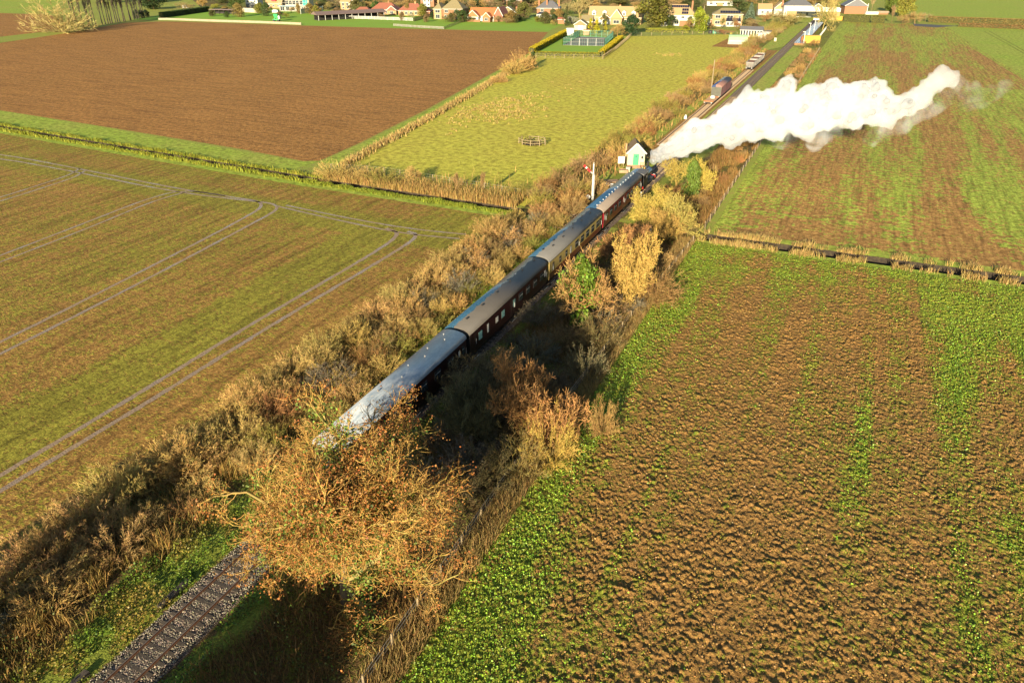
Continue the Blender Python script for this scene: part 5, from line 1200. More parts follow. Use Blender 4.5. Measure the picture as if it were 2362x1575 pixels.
for V, a in zip(Vs, As):
    c = V.mean(0); d = a[0]
    if d >= .9: core.append((c + (V - c) * .55,))
    if d >= .74: body.append((c + (V - c) * 1.18,))
    elif False: core.append((c + (V - c) * .55,)); body.append((c + (V - c) * 1.18,))
    else: wisp.append((c + (V - c) * 1.25,))
cm = union('steam_core', core, .22); m, t, b = nodes_of('steam_core'); b.inputs['Base Color'].default_value = (.18, .184, .19, 1); b.inputs['Roughness'].default_value = 1; b.inputs['Specular IOR Level'].default_value = 0; cm.materials.append(m); put('steam_core', cm, steam)
bm_ = union('steam_billows', body, .2); bm_.materials.append(vol_mat('steam_vapour', 1.5, (.33, .343, .355), 0.0, .42, (.22, .44))); put('steam_billows', bm_, steam)
wm_ = union('steam_wisps', wisp, .3); wm_.materials.append(vol_mat('steam_thin_vapour', .5, (.42, .44, .46), 0.0, .30, (.44, .64))); put('steam_wisps', wm_, steam)
tag(steam, 'long white cloud of steam drifting from the engine across the east field', 'steam')
# ------------------------------------------------------------------ village
def roof_prism(t, x0, x1, y0, y1, ev, rg, kind, mat, over=.35, name='roof', inset=None):
    """gable_x: ridge along x; gable_y: ridge along y; hip"""
    x0 -= over; x1 += over; y0 -= over; y1 += over; cx, cy = (x0 + x1) / 2, (y0 + y1) / 2; th = .16
    if kind == 'x': r0, r1 = (x0, cy), (x1, cy)
    elif kind == 'y': r0, r1 = (cx, y0), (cx, y1)
    else:
        ins = inset if inset is not None else min(x1 - x0, y1 - y0) / 2
        if x1 - x0 >= y1 - y0: r0, r1 = (x0 + ins, cy), (x1 - ins, cy)
        else: r0, r1 = (cx, y0 + ins), (cx, y1 - ins)
    b = [(x0, y0), (x1, y0), (x1, y1), (x0, y1)]; mb = MB()
    top = [(*p, ev) for p in b] + [(*r0, rg), (*r1, rg)]; low = [(*p, ev - th) for p in b]
    if x1 - x0 >= y1 - y0 and kind != 'y' or kind == 'x': faces = [(0, 1, 5, 4), (2, 3, 4, 5), (1, 2, 5), (3, 0, 4)]
    else: faces = [(1, 2, 5, 4), (3, 0, 4, 5), (0, 1, 4), (2, 3, 5)]
    mb.add(top + low, faces + [(6 + k, 6 + (k + 1) % 4, (k + 1) % 4, k) for k in range(4)] + [(9, 8, 7, 6)])
    return mb.build(name, mat, t), (r0, r1)
def hwindow(t, x, y, z, w_, h_, face='f', frame=None):
    fr = boxmesh('window', w_ + .24, .08, h_ + .24, frame or white); o = put('window', fr, t, (x, y - .045 if face == 'f' else y, z), 0 if face == 'f' else math.pi / 2)
    put('pane', boxmesh('pane', w_, .03, h_, glass), o, (0, -.056, 0) if face == 'f' else (0, -.056, 0))
    if w_ > 1: put('mullion', boxmesh('mullion', .09, .03, h_, frame or white), o, (0, -.075, 0))
    return o
def block(t, x0, x1, y0, y1, ev, rg, kind, wall, roof, wins=(), chim=(), name='wall', over=.35):
    mb = MB().box(x0, x1, y0, y1, 0, ev - .16); 
    cx, cy = (x0 + x1) / 2, (y0 + y1) / 2
    mb.build(name, wall, t)
    if kind in 'xy':
        for s in (0, 1):
            g = MB()
            if kind == 'y': yy = y0 if s == 0 else y1 - .2; g.add([(x0, yy, ev - .16), (x1, yy, ev - .16), (cx, yy, rg - .18), (x0, yy + .2, ev - .16), (x1, yy + .2, ev - .16), (cx, yy + .2, rg - .18)], [(0, 1, 2), (5, 4, 3), (0, 3, 4, 1), (1, 4, 5, 2), (2, 5, 3, 0)])
            else: xx = x0 if s == 0 else x1 - .2; g.add([(xx, y0, ev - .16), (xx, y1, ev - .16), (xx, cy, rg - .18), (xx + .2, y0, ev - .16), (xx + .2, y1, ev - .16), (xx + .2, cy, rg - .18)], [(2, 1, 0), (3, 4, 5), (1, 4, 3, 0), (2, 5, 4, 1), (0, 3, 5, 2)])
            g.build('gable', wall, t)
        if kind == 'y': 
            for s in (1, -1): MB().bar((cx + s * .03, y0 - over - .03, rg - .02), (cx + s * (x1 - x0 + 2 * over) / 2, y0 - over - .03, ev - .02), .07, .26).build('barge_board', white, t)
    if kind == 'f': r = (MB().box(x0 - .2, x1 + .2, y0 - .2, y1 + .2, ev - .16, ev).build('roof', roof, t), None)
    else: r = roof_prism(t, x0, x1, y0, y1, ev, rg, kind, roof, over)
    MB().box(x0 - .36, x1 + .36, y0 - .42, y0 - .345, ev - .2, ev - .05).build('gutter', white, t) if kind in 'xh' else None
    for x, z, w_, h_ in wins: hwindow(t, x, y0, z, w_, h_)
    for x, y, hh in chim:
        c = MB().box(x - .45, x + .45, y - .35, y + .35, ev - .3, rg + hh).box(x - .5, x + .5, y - .4, y + .4, rg + hh, rg + hh + .1).build('chimney', wall if wall not in (wwall, cwall) else brick, t)
        for s in (-.2, .2): MB().tube((x + s, y, rg + hh + .1), (x + s, y, rg + hh + .5), .11, .09, 8).build('chimney_pot', redt, c)
def house(px, py, label, rz=None, cat='house', name='house', group=None):
    p = G(px, py); t = thing(name, label, cat, (p[0], p[1], 0), YAW * .6 if rz is None else rz, group); return t, 1 / ppm(p) * 1.04
def wrow(x0, x1, n, z, w_=1.3, h_=1.2): return [(x, z, w_, h_) for x in np.linspace(x0, x1, n)]
# far left white house
t, k = house(582, 19, 'white two storey house with a dark ground floor bay at the far left of the village'); block(t, -4.6, 4.6, 0, 8, 5.6, 8.5, 'h', wwall, slate, wrow(-2.6, 2.6, 2, 4.3) ); MB().box(-3.6, 3.6, -1.6, -.01, 0, 2.6).build('bay', slate, t); [hwindow(t, x, -1.6, 1.4, 1.2, 1.4) for x in (-2.4, -.8, .8, 2.4)]
t, k = house(632, 20, 'brick house with a red awning left of the scaffolded house'); block(t, -6, 6, 0, 9, 3.2, 7.6, 'x', brickb, tant, wrow(-3.5, 3.5, 3, 1.7)); MB().box(-1.3, 1.9, -.05, 1.4, 4.7, 6.2).build('red_awning', armr, t)
# modern house being built
t, k = house(680, 27, 'unfinished modern house with scaffolding and a teal sheet', name='modern_house')
block(t, -10.5, 10.5, 0, 9, 3.2, 3.2, 'f', conc, conc, [], []); MB().box(-6.5, 10.2, 1.2, 8.8, 3.2, 7.4).build('upper_storey', cwall, t)
for x in np.linspace(-5.4, 4.6, 5): hwindow(t, x, 1.2, 5.3, 1.9, 2.4)
for x in np.linspace(-8.6, 6.6, 5): hwindow(t, x, 0, 1.6, 2.3, 2.2)
MB().box(5.8, 9.2, .98, 1.15, 3.4, 7.3).build('teal_sheet', paint('teal_sheet', (.02, .36, .24), .5, .1, 3), t)
MB().box(-10.4, 2.6, -1.9, -.5, 3.22, 3.42).build('scaffold_board', paint('pale_blue_board', (.28, .48, .60), .5, .1, 3), t)
for x in np.linspace(-10, 9.4, 9): MB().tube((x, -1.7, 0), (x, -1.7, 7.6), .09, .09, 6).build('scaffold_pole', conc, t)
for z in (3.6, 5.4, 7.2): MB().tube((-10, -1.78, z), (9.6, -1.78, z), .08, .08, 6).build('scaffold_pole', conc, t)
MB().box(-7, 10.6, .7, 9.2, 7.4, 7.75).build('flat_roof', conc, t)
t, k = house(812, 24, 'pale house with a dark tile hung gable and white dormer', name='house'); block(t, -8, -1, 0, 8, 5.0, 8.0, 'x', brickb, tant, wrow(-6, -3, 2, 3.6, 1.4, 1.8) + wrow(-6, -3, 2, 1.4)); block(t, -.99, 7, -1.5, 8, 3.0, 8.2, 'y', redd, tilem, [(4.2, 4.9, 1.2, 1.2)]); MB().box(-.9, 6.9, -1.75, -1.51, 0, 2.6).build('front_bay', cwall, t)
t, k = house(836, 37, 'low brick garage with white doors and a hipped brown roof', name='garage', cat='garage'); block(t, -5.2, 5.2, 0, 6, 2.6, 4.9, 'h', brick, redd); [put('garage_door', boxmesh('garage_door', 2.2, .08, 2.0, white), t, (x, -.05, 1.05)) for x in (-3.6, -1.0)]; hwindow(t, 3.2, 0, 1.4, 1.4, 1.0)
t, k = house(888, 34, 'left of the two brown roofed brick bungalows behind the white rail fence', name='bungalow'); block(t, -9, 8, 0, 9, 2.9, 6.6, 'h', brick, redd, wrow(-6.5, 5.5, 4, 1.5, 1.6, 1.4), [(1.5, 4.5, .8)]); block(t, 2.5, 8.5, -3, -.01, 2.7, 5.2, 'y', brickb, redd, [(5.5, 1.4, 1.8, 1.4)])
t, k = house(955, 37, 'right of the two brown roofed brick bungalows behind the white rail fence', name='bungalow'); block(t, -10, 6, 0, 9, 2.9, 6.8, 'h', brickb, redd, wrow(-8, 1.5, 4, 1.5, 1.6, 1.5), [(0, 4.5, .9)]); block(t, 4.5, 11, -2.5, 4, 2.7, 5.6, 'h', brick, redd, [])
t, k = house(986, 16, 'tall brick house with a white bay window behind the right hand bungalow'); block(t, -5, 5, 0, 8, 5.6, 8.5, 'x', brick, redd, wrow(-3, 3, 2, 4.3), [(-4, 4, 1.2)]); MB().box(-2.4, 2.4, -1.2, -.01, 0, 5.0).build('white_bay', wwall, t); [hwindow(t, x, -1.2, z, 1.2, 1.3) for x in (-1.3, 1.3) for z in (1.5, 3.9)]
t, k = house(1036, 45, 'large brick house with an olive hipped roof', math.radians(10)); block(t, -9.2, -4.2, -.8, 9, 5.5, 8.6, 'h', brickb, tilem, [(-6.7, 1.5, 2.4, 2.0), (-6.7, 4.2, 2.8, 1.4)], [(-8, 5, 2.2)]); block(t, -4.19, 8.4, 0, 10, 5.6, 10.4, 'h', brick, tilem, [(-1.6, 4.3, 2.0, 1.4), (4.6, 4.3, 2.4, 1.4), (-1.6, 1.5, 2.2, 1.4), (5, 1.4, 3.4, 2.0)], []); MB().tube((8.9, -.4, 3.3), (8.9, -.6, 3.35), .95, .95, 16).build('satellite_dish', white, t)
t, k = house(1112, 50, 'bungalow with a bright new orange tiled roof and brick terrace', math.radians(6)); block(t, -8, 7, 0, 9, 2.9, 7.0, 'x', wwall, redt, [], []); block(t, -7.6, -1.0, -3.5, -.01, 2.8, 5.9, 'y', wwall, redt, [(-4.3, 1.5, 3.6, 1.5)]); block(t, 2.0, 6.5, -4.5, -.01, 2.6, 5.0, 'y', brick, redt, [(4.2, 1.5, 1.8, 1.2)]); block(t, 7.01, 12, 1, 12, 2.9, 7.6, 'y', brick, armr if False else redd, []); MB().box(-11, .5, -4.6, -4.2, 0, 1.2).build('terrace_wall', brick, t); MB().box(-11, .5, -4.19, -3.6, 0, .5).build('terrace', brick, t)
t, k = house(1171, 42, 'small cream gabled bungalow with an attic window among bare shrubs'); block(t, -5.2, 5.2, 0, 9, 2.6, 6.1, 'y', cwall, tilem, [(-2.2, 1.4, 1.5, 1.2), (2.8, 1.4, 1.4, 1.2), (0, 4.3, .8, .8)], [(4.4, 6, -.6)])
t, k = house(1264, 42, 'brick house with a slate roof, tall chimneys and white conservatory'); block(t, -6.8, 6.6, 0, 9, 5.4, 9.2, 'h', brick, slate, [(-3.6, 4.1, 1.8, 1.5), (3, 4.1, 2.0, 1.5)], [(-6, 4, 1.4), (6, 4, 1.4), (-1, 2, .6)]); c = MB().box(-6.4, -.6, -3.2, -.01, 0, 2.2).build('conservatory', wwall, t); [hwindow(t, x, -3.2, 1.2, 1.1, 1.5) for x in (-5.5, -4.1, -2.7, -1.4)]; roof_prism(t, -6.4, -.6, -3.2, -.2, 2.38, 3.3, 'h', solar, .1, 'glass_roof'); MB().box(.2, 6, -2.6, -.01, 0, 1.9).build('porch', brickb, t); [hwindow(t, x, -2.6, 1.0, 1.2, 1.3) for x in (1.5, 3.2, 4.9)]
t, k = house(1137, 12, 'long red brick terrace house far behind the orange roofed bungalow'); block(t, -8, 8, 0, 8, 5.4, 8.2, 'x', brick, tilem, wrow(-6, 6, 4, 4.2, 1.6) + wrow(-6, 6, 4, 1.6, 1.6), [(0, 4, 1)])
t, k = house(1186, 20, 'plain brick house with white windows behind the cream bungalow'); block(t, -5.5, 5.5, 0, 8, 5.4, 8.2, 'x', brick, slate, wrow(-3, 3, 2, 4.2, 1.6) + wrow(-3, 3, 2, 1.6, 1.8), [(-4.6, 4, 1)])
t, k = house(1297, 56, 'little red brick garden shed at the end of the lawns', name='shed', cat='shed'); block(t, -2.4, 2.4, 0, 3, 2.4, 3.3, 'x', brick, redd); hwindow(t, 1.4, 0, 1.4, .8, .9)
t, k = house(1338, 70, 'cream gabled garage with a dark pitched roof above the tennis court', math.radians(12), 'garage', 'garage'); block(t, -3.1, 3.1, 0, 8, 2.5, 4.7, 'y', cwall, tilem); put('garage_door', boxmesh('garage_door', 2.4, .08, 2.0, white), t, (.2, -.06, 1.05)); block(t, -1, 4.6, 12, 18, 3.2, 6.0, 'x', cwall, tilem)
t, k = house(1315, 83, 'small white shed at the top end of the yellow hedge', name='shed', cat='shed'); block(t, -1.7, 1.7, 0, 2.6, 3.2, 3.5, 'x', wwall, conc, over=.1)
t, k = house(1352, 82, 'weathered plank store beside the tennis court fence', name='shed', cat='shed'); block(t, -1.4, 1.4, 0, 2.4, 2.2, 2.5, 'x', plank, plank, over=.1)
t, k = house(1419, 56, 'long tan roofed house with four white dormers and a front gable', math.radians(9)); block(t, -15, 14, 0, 10, 3.4, 8.6, 'x', brickb, tant, wrow(-12, -8, 2, 1.6, 2.0) + wrow(6, 12, 2, 1.6, 2.0), [(1.5, 5, .5)])
for x in (-12, -6.2, 4.4, 9.6):
    d = MB().box(x - 1.05, x + 1.05, .5, 4.0, 4.2, 5.7).build('dormer', wwall, t); roof_prism(t, x - 1.05, x + 1.05, .5, 4.2, 5.85, 6.9, 'y', wwall, .2, 'dormer_roof'); hwindow(t, x, .5, 5.0, 1.1, 1.0)
block(t, -1.8, 4.2, -5, -.01, 3.4, 7.6, 'y', brickb, tant, [(1.2, 1.5, 3.0, 1.5)]); block(t, -8.5, -2.2, -3, -.01, 2.8, 5.2, 'y', wwall, tant, [(-5.3, 1.4, 2.4, 1.6)])
t, k = house(1560, 60, 'white house with solar panels on its tan roof and a glass conservatory', math.radians(10)); block(t, -9.5, 9.5, 0, 10, 5.2, 10.2, 'h', wwall, tant, [(-6, 4.4, 2.4, 1.2)] + wrow(-1, 7, 3, 4.2, 1.6, 1.0) + wrow(0, 7.5, 3, 1.6, 2.0, 1.4), [(7.2, 5, 1.4), (-7, 5, 1.2)])
sl = (10.2 - 5.2) / 5.35
for r, (z0, cols) in enumerate(((3.9, range(10)), (2.3, (0, 7, 8, 9)), (.8, (7, 8, 9)))):
    for c in cols:
        y = z0; me = boxmesh('solar_panel', 1.05, 1.6, .06, solar); o = put('solar_panel', me, t, (-5.3 + c * 1.15 * (1 if r == 0 else 1), -.35 + y + .3, 5.2 + (y + .3) * sl + .12)); o.rotation_euler = (math.atan(sl), 0, 0)
MB().box(-10.5, -2.5, -3.8, -.01, 0, 2.5).build('conservatory', wwall, t); [hwindow(t, x, -3.8, 1.3, 1.2, 1.9) for x in (-9.6, -8.1, -6.6, -5.1, -3.6)]; roof_prism(t, -10.5, -2.5, -3.8, -.3, 2.68, 4.0, 'h', solar, .1, 'glass_roof'); MB().box(1.5, 6.5, -2.2, -.01, 0, 2.6).build('porch', brick, t)
t, k = house(1668, 60, 'orange brick house with one row of solar panels and a lean to conservatory', math.radians(12)); block(t, -6, 9.5, 0, 9, 5.6, 8.4, 'h', brickb, tilem, [(-3.2, 4.4, 2.6, 1.3), (3, 4.4, 3.0, 1.3), (-3.2, 1.6, 2.4, 1.3), (8, 4.4, .8, 1.3)]); block(t, -11.5, -6.01, 1, 8, 2.9, 5.2, 'h', brick, tilem, [(-10, 1.5, 1.2, 1.2), (-7.6, 1.2, 1.3, 2.0)])
sl = (8.4 - 5.6) / 4.85
for c in range(8): o = put('solar_panel', boxmesh('solar_panel', 1.2, 2.0, .06, solar), t, (-1.6 + c * 1.3, 1.3, 5.6 + 1.65 * sl + .12)); o.rotation_euler = (math.atan(sl), 0, 0)
MB().box(1.2, 8.5, -3.2, -.01, 0, 2.3).build('conservatory', wwall, t); [hwindow(t, x, -3.2, 1.2, 1.3, 1.6) for x in (2.2, 4, 5.8, 7.5)]
mb = MB(); mb.add([(1.1, -3.3, 2.32), (8.6, -3.3, 2.32), (8.6, -.02, 3.8), (1.1, -.02, 3.8)], [(0, 1, 2, 3)]); mb.build('glass_roof', solar, t); MB().box(-5, 9, -4.4, -4.1, 0, .7).build('terrace_wall', wwall, t)
t, k = house(1660, 14, 'low white fronted bungalow behind the orange brick house'); block(t, -9, 9, 0, 8, 2.9, 5.4, 'x', wwall, tilem, wrow(-6, 6, 4, 1.5, 1.8)); put('garage_door', boxmesh('garage_door', 4.2, .08, 2.0, brickb), t, (0, -.1, 1.1))
t, k = house(1785, 36, 'pair of small white gabled cottages left of the large white house'); block(t, -9.5, -1.5, 0, 7, 3.4, 6.4, 'x', wwall, tant, wrow(-7, -4, 2, 1.8)); block(t, -.5, 7, -3, 6, 4.0, 7.6, 'y', wwall, tant, [(3.2, 1.8, 1.4, 1.4)])
t, k = house(1836, 40, 'large white house with a slate roof next to the road bridge'); block(t, -7.5, 8.5, 0, 9, 6.2, 9.6, 'h', wwall, slate, wrow(-5, 6, 4, 4.7, 1.2, 1.6) + wrow(-5, 6, 4, 1.8, 1.2, 1.6), [(-8.2, 4, 1.0)]); block(t, 8.6, 15, 1, 7, 4.8, 7.4, 'y', wwall, slate, [(11.8, 3.2, 2.6, 1.4)])
t, k = house(1972, 33, 'plain brick gable end cottage right of the big bare tree', math.radians(16)); block(t, -6.6, 6.6, 0, 12, 4.6, 8.8, 'y', brick, slate); block(t, 5.5, 13, -3, 2, 1.6, 1.6, 'f', wwall, wwall); block(t, 13.2, 19, -2, 2, 1.5, 2.0, 'x', brick, tant); MB().tube((7, .5, 0), (7, .5, 6), .2, .2, 8).build('drainpipe', white, t)
t, k = house(1736, 86, 'long greenhouse with white glazing bars and a dark ridge', math.radians(4), 'greenhouse', 'greenhouse'); block(t, -5.8, 4.0, 0, 4, 3.0, 4.4, 'x', cwall, slate, []); [hwindow(t, x, 0, 1.6, .75, 2.2) for x in np.linspace(-5.2, 3.4, 8)]; block(t, 4.1, 7.6, -1.5, 3, 2.6, 3.0, 'x', wwall, slate, [])
t = thing('green_shelter', 'pale green sheeted shelter standing on bare earth by the rail hedge', 'shelter', (*G(1700, 103)[:2], 0), math.radians(12)); gsh = paint('pale_green_sheet', (.26, .38, .21), .5, .08, 2, grime=(.2, .32, .16))
mb = MB(); ar = [(4.0 * math.cos(a), 3.6 * math.sin(a) ** .8) for a in np.linspace(0, math.pi, 9)]; mb.extrude_x([(3 + y * .75, z) for y, z in ar], -3.6, 4.2); mb.build('sheet', gsh, t); MB().box(-3.9, 4.4, -.25, .02, 0, 1.0).build('skirt_wall', conc, t); MB().box(-3.65, -3.6, 1.2, 4.6, 0.1, 2.4).build('door_flap', paint('lime_sheet', (.36, .48, .27), .5, .05, 2), t)
t, k = house(1757, 90, 'white caravan shaped shed half hidden by the rail hedge', name='shed', cat='shed'); block(t, -2, 2, 0, 3, 2.3, 2.6, 'x', wwall, wwall, over=.1)
# stable block with black rail fence
t = thing('stable_block', 'long open stable with a purple brown roof and dark boarded side', 'stable', (*G(742, 48)[:2], 0), math.radians(58))
MB().box(-2, 40, 0, 8, 0, .05).build('floor', tarmac, t); stb = paint('purple_brown_sheet', (.17, .115, .095), .6, .15, 2)
mb = MB(); mb.add([(-3, -1, 3.1), (41, -1, 3.1), (41, 4, 4.6), (-3, 4, 4.6), (41, 9, 3.1), (-3, 9, 3.1), (-3, -1, 2.95), (41, -1, 2.95), (41, 9, 2.95), (-3, 9, 2.95)], [(0, 1, 2, 3), (3, 2, 4, 5), (0, 6, 7, 1), (5, 4, 8, 9), (1, 7, 8, 4, 2), (0, 3, 5, 9, 6), (6, 9, 8, 7)]); mb.build('roof', stb, t)
MB().box(-1.5, 40, 7.8, 8, 0.05, 2.9).build('back_wall', black, t); MB().box(-1.5, 40, -.1, .1, .06, 1.3).build('boarded_side', black, t); MB().box(39.8, 40, .11, 7.79, .06, 2.9).build('end_wall', black, t)
for x in np.linspace(-1.8, 39.5, 11): MB().box(x - .1, x + .1, -.35, -.12, 0, 2.95).build('post', white, t)
# cars, van, garden machine
def car(px, py, label, col, rz=0.0, van=False):
    t = thing('parked_van' if van else 'parked_car', label, 'van' if van else 'car', (*G(px, py)[:2], 0), rz)
    hh, ln = (2.1, 5.2) if van else (1.45, 4.4)
    pr = [(-ln / 2, .35), (ln / 2, .35), (ln / 2, .8), (ln / 2 - .9, 1.0), (ln / 2 - 1.6, hh), (-ln / 2 + (.15 if van else .8), hh), (-ln / 2, 1.0)]
    mb = MB(); mb.extrude_y([(x, z) for x, z in pr], -.88, .88); mb.build('body', col, t)
    for s in (1, -1): MB().box(-ln / 2 + (2.8 if van else .9), ln / 2 - 1.65, s * .885 - .006, s * .885 + .006, hh - .55, hh - .12).build('side_window', glass, t)
    mb = MB(); mb.bar((ln / 2 - .92, 0, 1.02), (ln / 2 - 1.56, 0, hh - .03), 1.5, .05); mb.build('windscreen', glass, t)
    for x in (-ln / 2 + .8, ln / 2 - .85):
        for s in (1, -1):
            wl = MB().tube((x, s * .72, .34), (x, s * .90, .34), .34, .34, 14).build('wheel', rubber, t); MB().tube((x, s * .905, .34), (x, s * .915, .34), .2, .2, 10).build('rim', steelg, wl)
    return t
silver = paint('silver_car_paint', (.48, .49, .50), .25, .05, 2, metal=.4, spec=.6)
car(566, 27, 'silver car parked by the cream back wall on the left', silver, .3); car(580, 28, 'dark grey car parked right of the silver car', paint('grey_car_paint', (.08, .085, .09), .25, .05, 2, spec=.6), .3)
car(638, 31, 'white van parked behind the green garden machine', paint('white_van_paint', (.5, .5, .48), .3, .04, 2, spec=.5), .2, True)
car(430, 20, 'white box van among the yard clutter left of the long wall', paint('white_van_paint', (.5, .5, .48), .3, .04, 2, spec=.5), .1, True)
t = thing('green_dumper', 'bright green garden machine with a tall hopper behind the long wall', 'dumper', (*G(638, 50)[:2], 0), .3); gm = paint('bright_green_paint', (.04, .40, .10), .35, .06, 2)
MB().box(-1.9, 1.9, -.7, .7, .7, 1.3).build('chassis', gm, t); MB().add([(-1.2, -.9, 3.9), (1.3, -.9, 3.9), (1.3, .9, 3.9), (-1.2, .9, 3.9), (-.8, -.6, 1.9), (.8, -.6, 1.9), (.8, .6, 1.9), (-.8, .6, 1.9)], [(0, 1, 2, 3), (7, 6, 5, 4), (4, 5, 1, 0), (5, 6, 2, 1), (6, 7, 3, 2), (7, 4, 0, 3)]).build('hopper', gm, t)
for x in (-.7, .7): MB().box(x - .12, x + .12, -.5, .5, 1.3, 1.95).build('leg', gm, t)
MB().box(1.4, 2.3, -.7, .7, 1.3, 3.0).build('white_panel', white, t)
for x in (-1.3, 1.3):
    for s in (1, -1): MB().tube((x, s * .7, .55), (x, s * 1.05, .55), .55, .55, 14).build('wheel', rubber, t)
# walls and fences of the gardens
def wall(label, P, h, th, mat, name='garden_wall'):
    P = [np.asarray(p)[:2] for p in P]; t = thing(name, label, 'wall', (*P[0], 0))
    for a, b_ in zip(P[:-1], P[1:]):
        n = max(1, int(np.linalg.norm(b_ - a) / 6))
        for k in range(n):
            q0 = a + (b_ - a) * k / n - P[0]; q1 = a + (b_ - a) * (k + 1) / n - P[0]; MB().bar((*q0, h / 2), (*q1, h / 2), th, h).build('wall_panel', mat, t); MB().bar((*q1, h / 2 + .06), (*(q1 + (q1 - q0) / np.linalg.norm(q1 - q0) * .3), h / 2 + .06), th + .1, h + .12).build('pier', mat, t)
wall('long cream garden wall along the top of the ploughed field', [G(366, 47), (G(385, 47)), G(500, 51), G(600, 54), G(694, 58)], 1.15, .25, paint('weathered_cream_wall', (.27, .225, .15), .8, .15, 2, grime=(.2, .165, .11)))
wall('tall cream wall behind the parked cars', [G(542, 28), G(615, 31)], 2.6, .25, cwall); wall('white rendered wall between the scaffolded house and the stable', [G(694, 33), G(745, 26)], 3.0, .25, wwall)
fence('white post and rail fence in front of the two bungalows', 'rail_fence', [G(779, 43)[:2], G(870, 46)[:2], G(952, 49)[:2]], 4, 1.6, white, 3, .16, .09, None, 'rail', .35)
fence('pale garden fence along the lawn of the olive roofed house', 'rail_fence', [G(908, 61)[:2], G(965, 65)[:2], G(1024, 68)[:2]], 3, 1.2, pale, 3, .14, .08, None, 'rail', .3)
fence('side fence of the olive roofed house running back to its corner', 'rail_fence', [G(1024, 68)[:2], G(1062, 53)[:2]], 3, 1.2, woodd, 3, .14, .06, None, 'rail', .3)
fence('dark fence between the right bungalow and the olive roofed house', 'rail_fence', [G(955, 50)[:2], G(995, 38)[:2]], 2.5, 1.6, woodd, 4, .2, .10, None, 'rail', .2)
fence('pale boundary fence beside the platform ramp running to the big bare tree', 'rail_fence', [G(1880, 100)[:2], G(1905, 68)[:2]], 3, 1.4, white, 3, .18, .1, None, 'rail', .3)
# tennis court
ct = [G(*p)[:2] for p in ((1298, 105), (1394, 107), (1414, 88), (1336, 85))]
tag(patch('tennis_court', [ct[0], ct[3]], [ct[1], ct[2]], 6, 6, .034, paint('court_tarmac', (.17, .155, .13), .8, .12, .6)), kind='structure')
gnet = paint('court_fence_green', (.10, .26, .17), .5, .1, 2)
cf = thing('court_fence', 'tall green mesh fence round the tennis court', 'fence', (*ct[0], 0))
for a, b_, nn in ((ct[0], ct[1], 5), (ct[1], ct[2], 6), (ct[3], ct[2], 6), (ct[0], ct[3], 8)):
    for k in range(nn + 1):
        q = a + (b_ - a) * k / nn - ct[0]; MB().box(q[0] - .06, q[0] + .06, q[1] - .06, q[1] + .06, 0, 2.9).build('post', white if nn == 5 else gnet, cf)
    for z in (.1, 1.4, 2.85): q0, q1 = a - ct[0], b_ - ct[0]; MB().bar((*q0, z), (*q1, z), .06).build('rail', pale if nn == 5 else gnet, cf)
    mb = MB(); ln = np.linalg.norm(b_ - a); n = int(ln / (.42 if nn == 8 or nn == 6 else .8))
    for k in range(n): q = a + (b_ - a) * (k + .5) / n - ct[0]; mb.box(q[0] - .025, q[0] + .025, q[1] - .025, q[1] + .025, .1, 2.8)
    mb.build('mesh_wire', gnet, cf)
# clipped yellow hedge round the court lawn
def clipped(label, A, B_, wd, h, col, n=2600, name='clipped_hedge', seed=0):
    A = np.asarray(A)[:2]; B_ = np.asarray(B_)[:2]; ln = np.linalg.norm(B_ - A); d = (B_ - A) / ln; nr = np.array([-d[1], d[0]])
    t = thing(name, label, 'hedge', (*A, 0)); rg = np.random.default_rng(seed); s = rg.random(n) * ln; u = rg.uniform(-.5, .5, n) * wd; z = rg.uniform(.05, 1, n) * h
    f = rg.integers(0, 4, n); z = np.where(f < 2, h + rg.normal(0, .07, n), z); u = np.where(f == 2, -wd / 2, np.where(f == 3, wd / 2, u)) + rg.normal(0, .06, n)
    P = np.stack([d[0] * s + nr[0] * u, d[1] * s + nr[1] * u, z], -1); V, F = quads(P, (.30 if ln < 40 else .42) * rg.uniform(.6, 1.3, n), rg, .5)
    o = put('foliage', tri_mesh('clipped_foliage', V, F, leaf_mat, np.repeat(leafcol(n, (1, 1, 1), .22, .05), 4, 0)), t); o.color = (*col, 1)
    MB().bar((0, 0, h / 2 - .1), (*(B_ - A), h / 2 - .1), wd * .8, h - .25).build('hedge_core', paint('hedge_core', (.05, .05, .012), .9, .3, 3), t)
YH = (.40, .31, .012)
clipped('bright yellow clipped hedge along the ploughed field beside the court lawn', G(1226, 124), G(1306, 80), 2.2, 2.1, YH, 5200, seed=1)
clipped('low yellow clipped hedge along the near side of the court lawn', G(1236, 129), G(1384, 132), 1.4, 1.5, (.27, .25, .02), 3200, seed=2)
clipped('bright yellow clipped hedge on the right side of the court lawn', G(1386, 131), G(1432, 93), 2.2, 1.9, YH, 4200, seed=3)
clipped('yellow green garden hedge below the white solar panel house', G(1490, 74), G(1590, 77), 1.6, 1.5, (.34, .33, .03), 2600, seed=4)
clipped('dark clipped hedge behind the cream wall at the left end of the village', G(372, 42), G(480, 27), 3, 3.0, (.05, .085, .02), 4200, seed=5)
clipped('olive clipped hedge in front of the brick gable cottage', G(1946, 50), G(2005, 53), 2.2, 3.6, (.17, .17, .035), 3600, seed=6)
clipped('olive clipped hedge right half in front of the cottage garden', G(2009, 53), G(2040, 54), 2.2, 3.6, (.19, .17, .035), 2200, seed=7)
clipped('long brown hedge beside the lane on the right', G(2140, 52), G(2420, 62), 3.0, 3.0, (.26, .18, .055), 9000, seed=8)
clipped('low russet hedge in front of the long brown hedge beside the lane', G(2210, 62), G(2430, 71), 1.6, 1.6, (.24, .14, .05), 5000, seed=9)
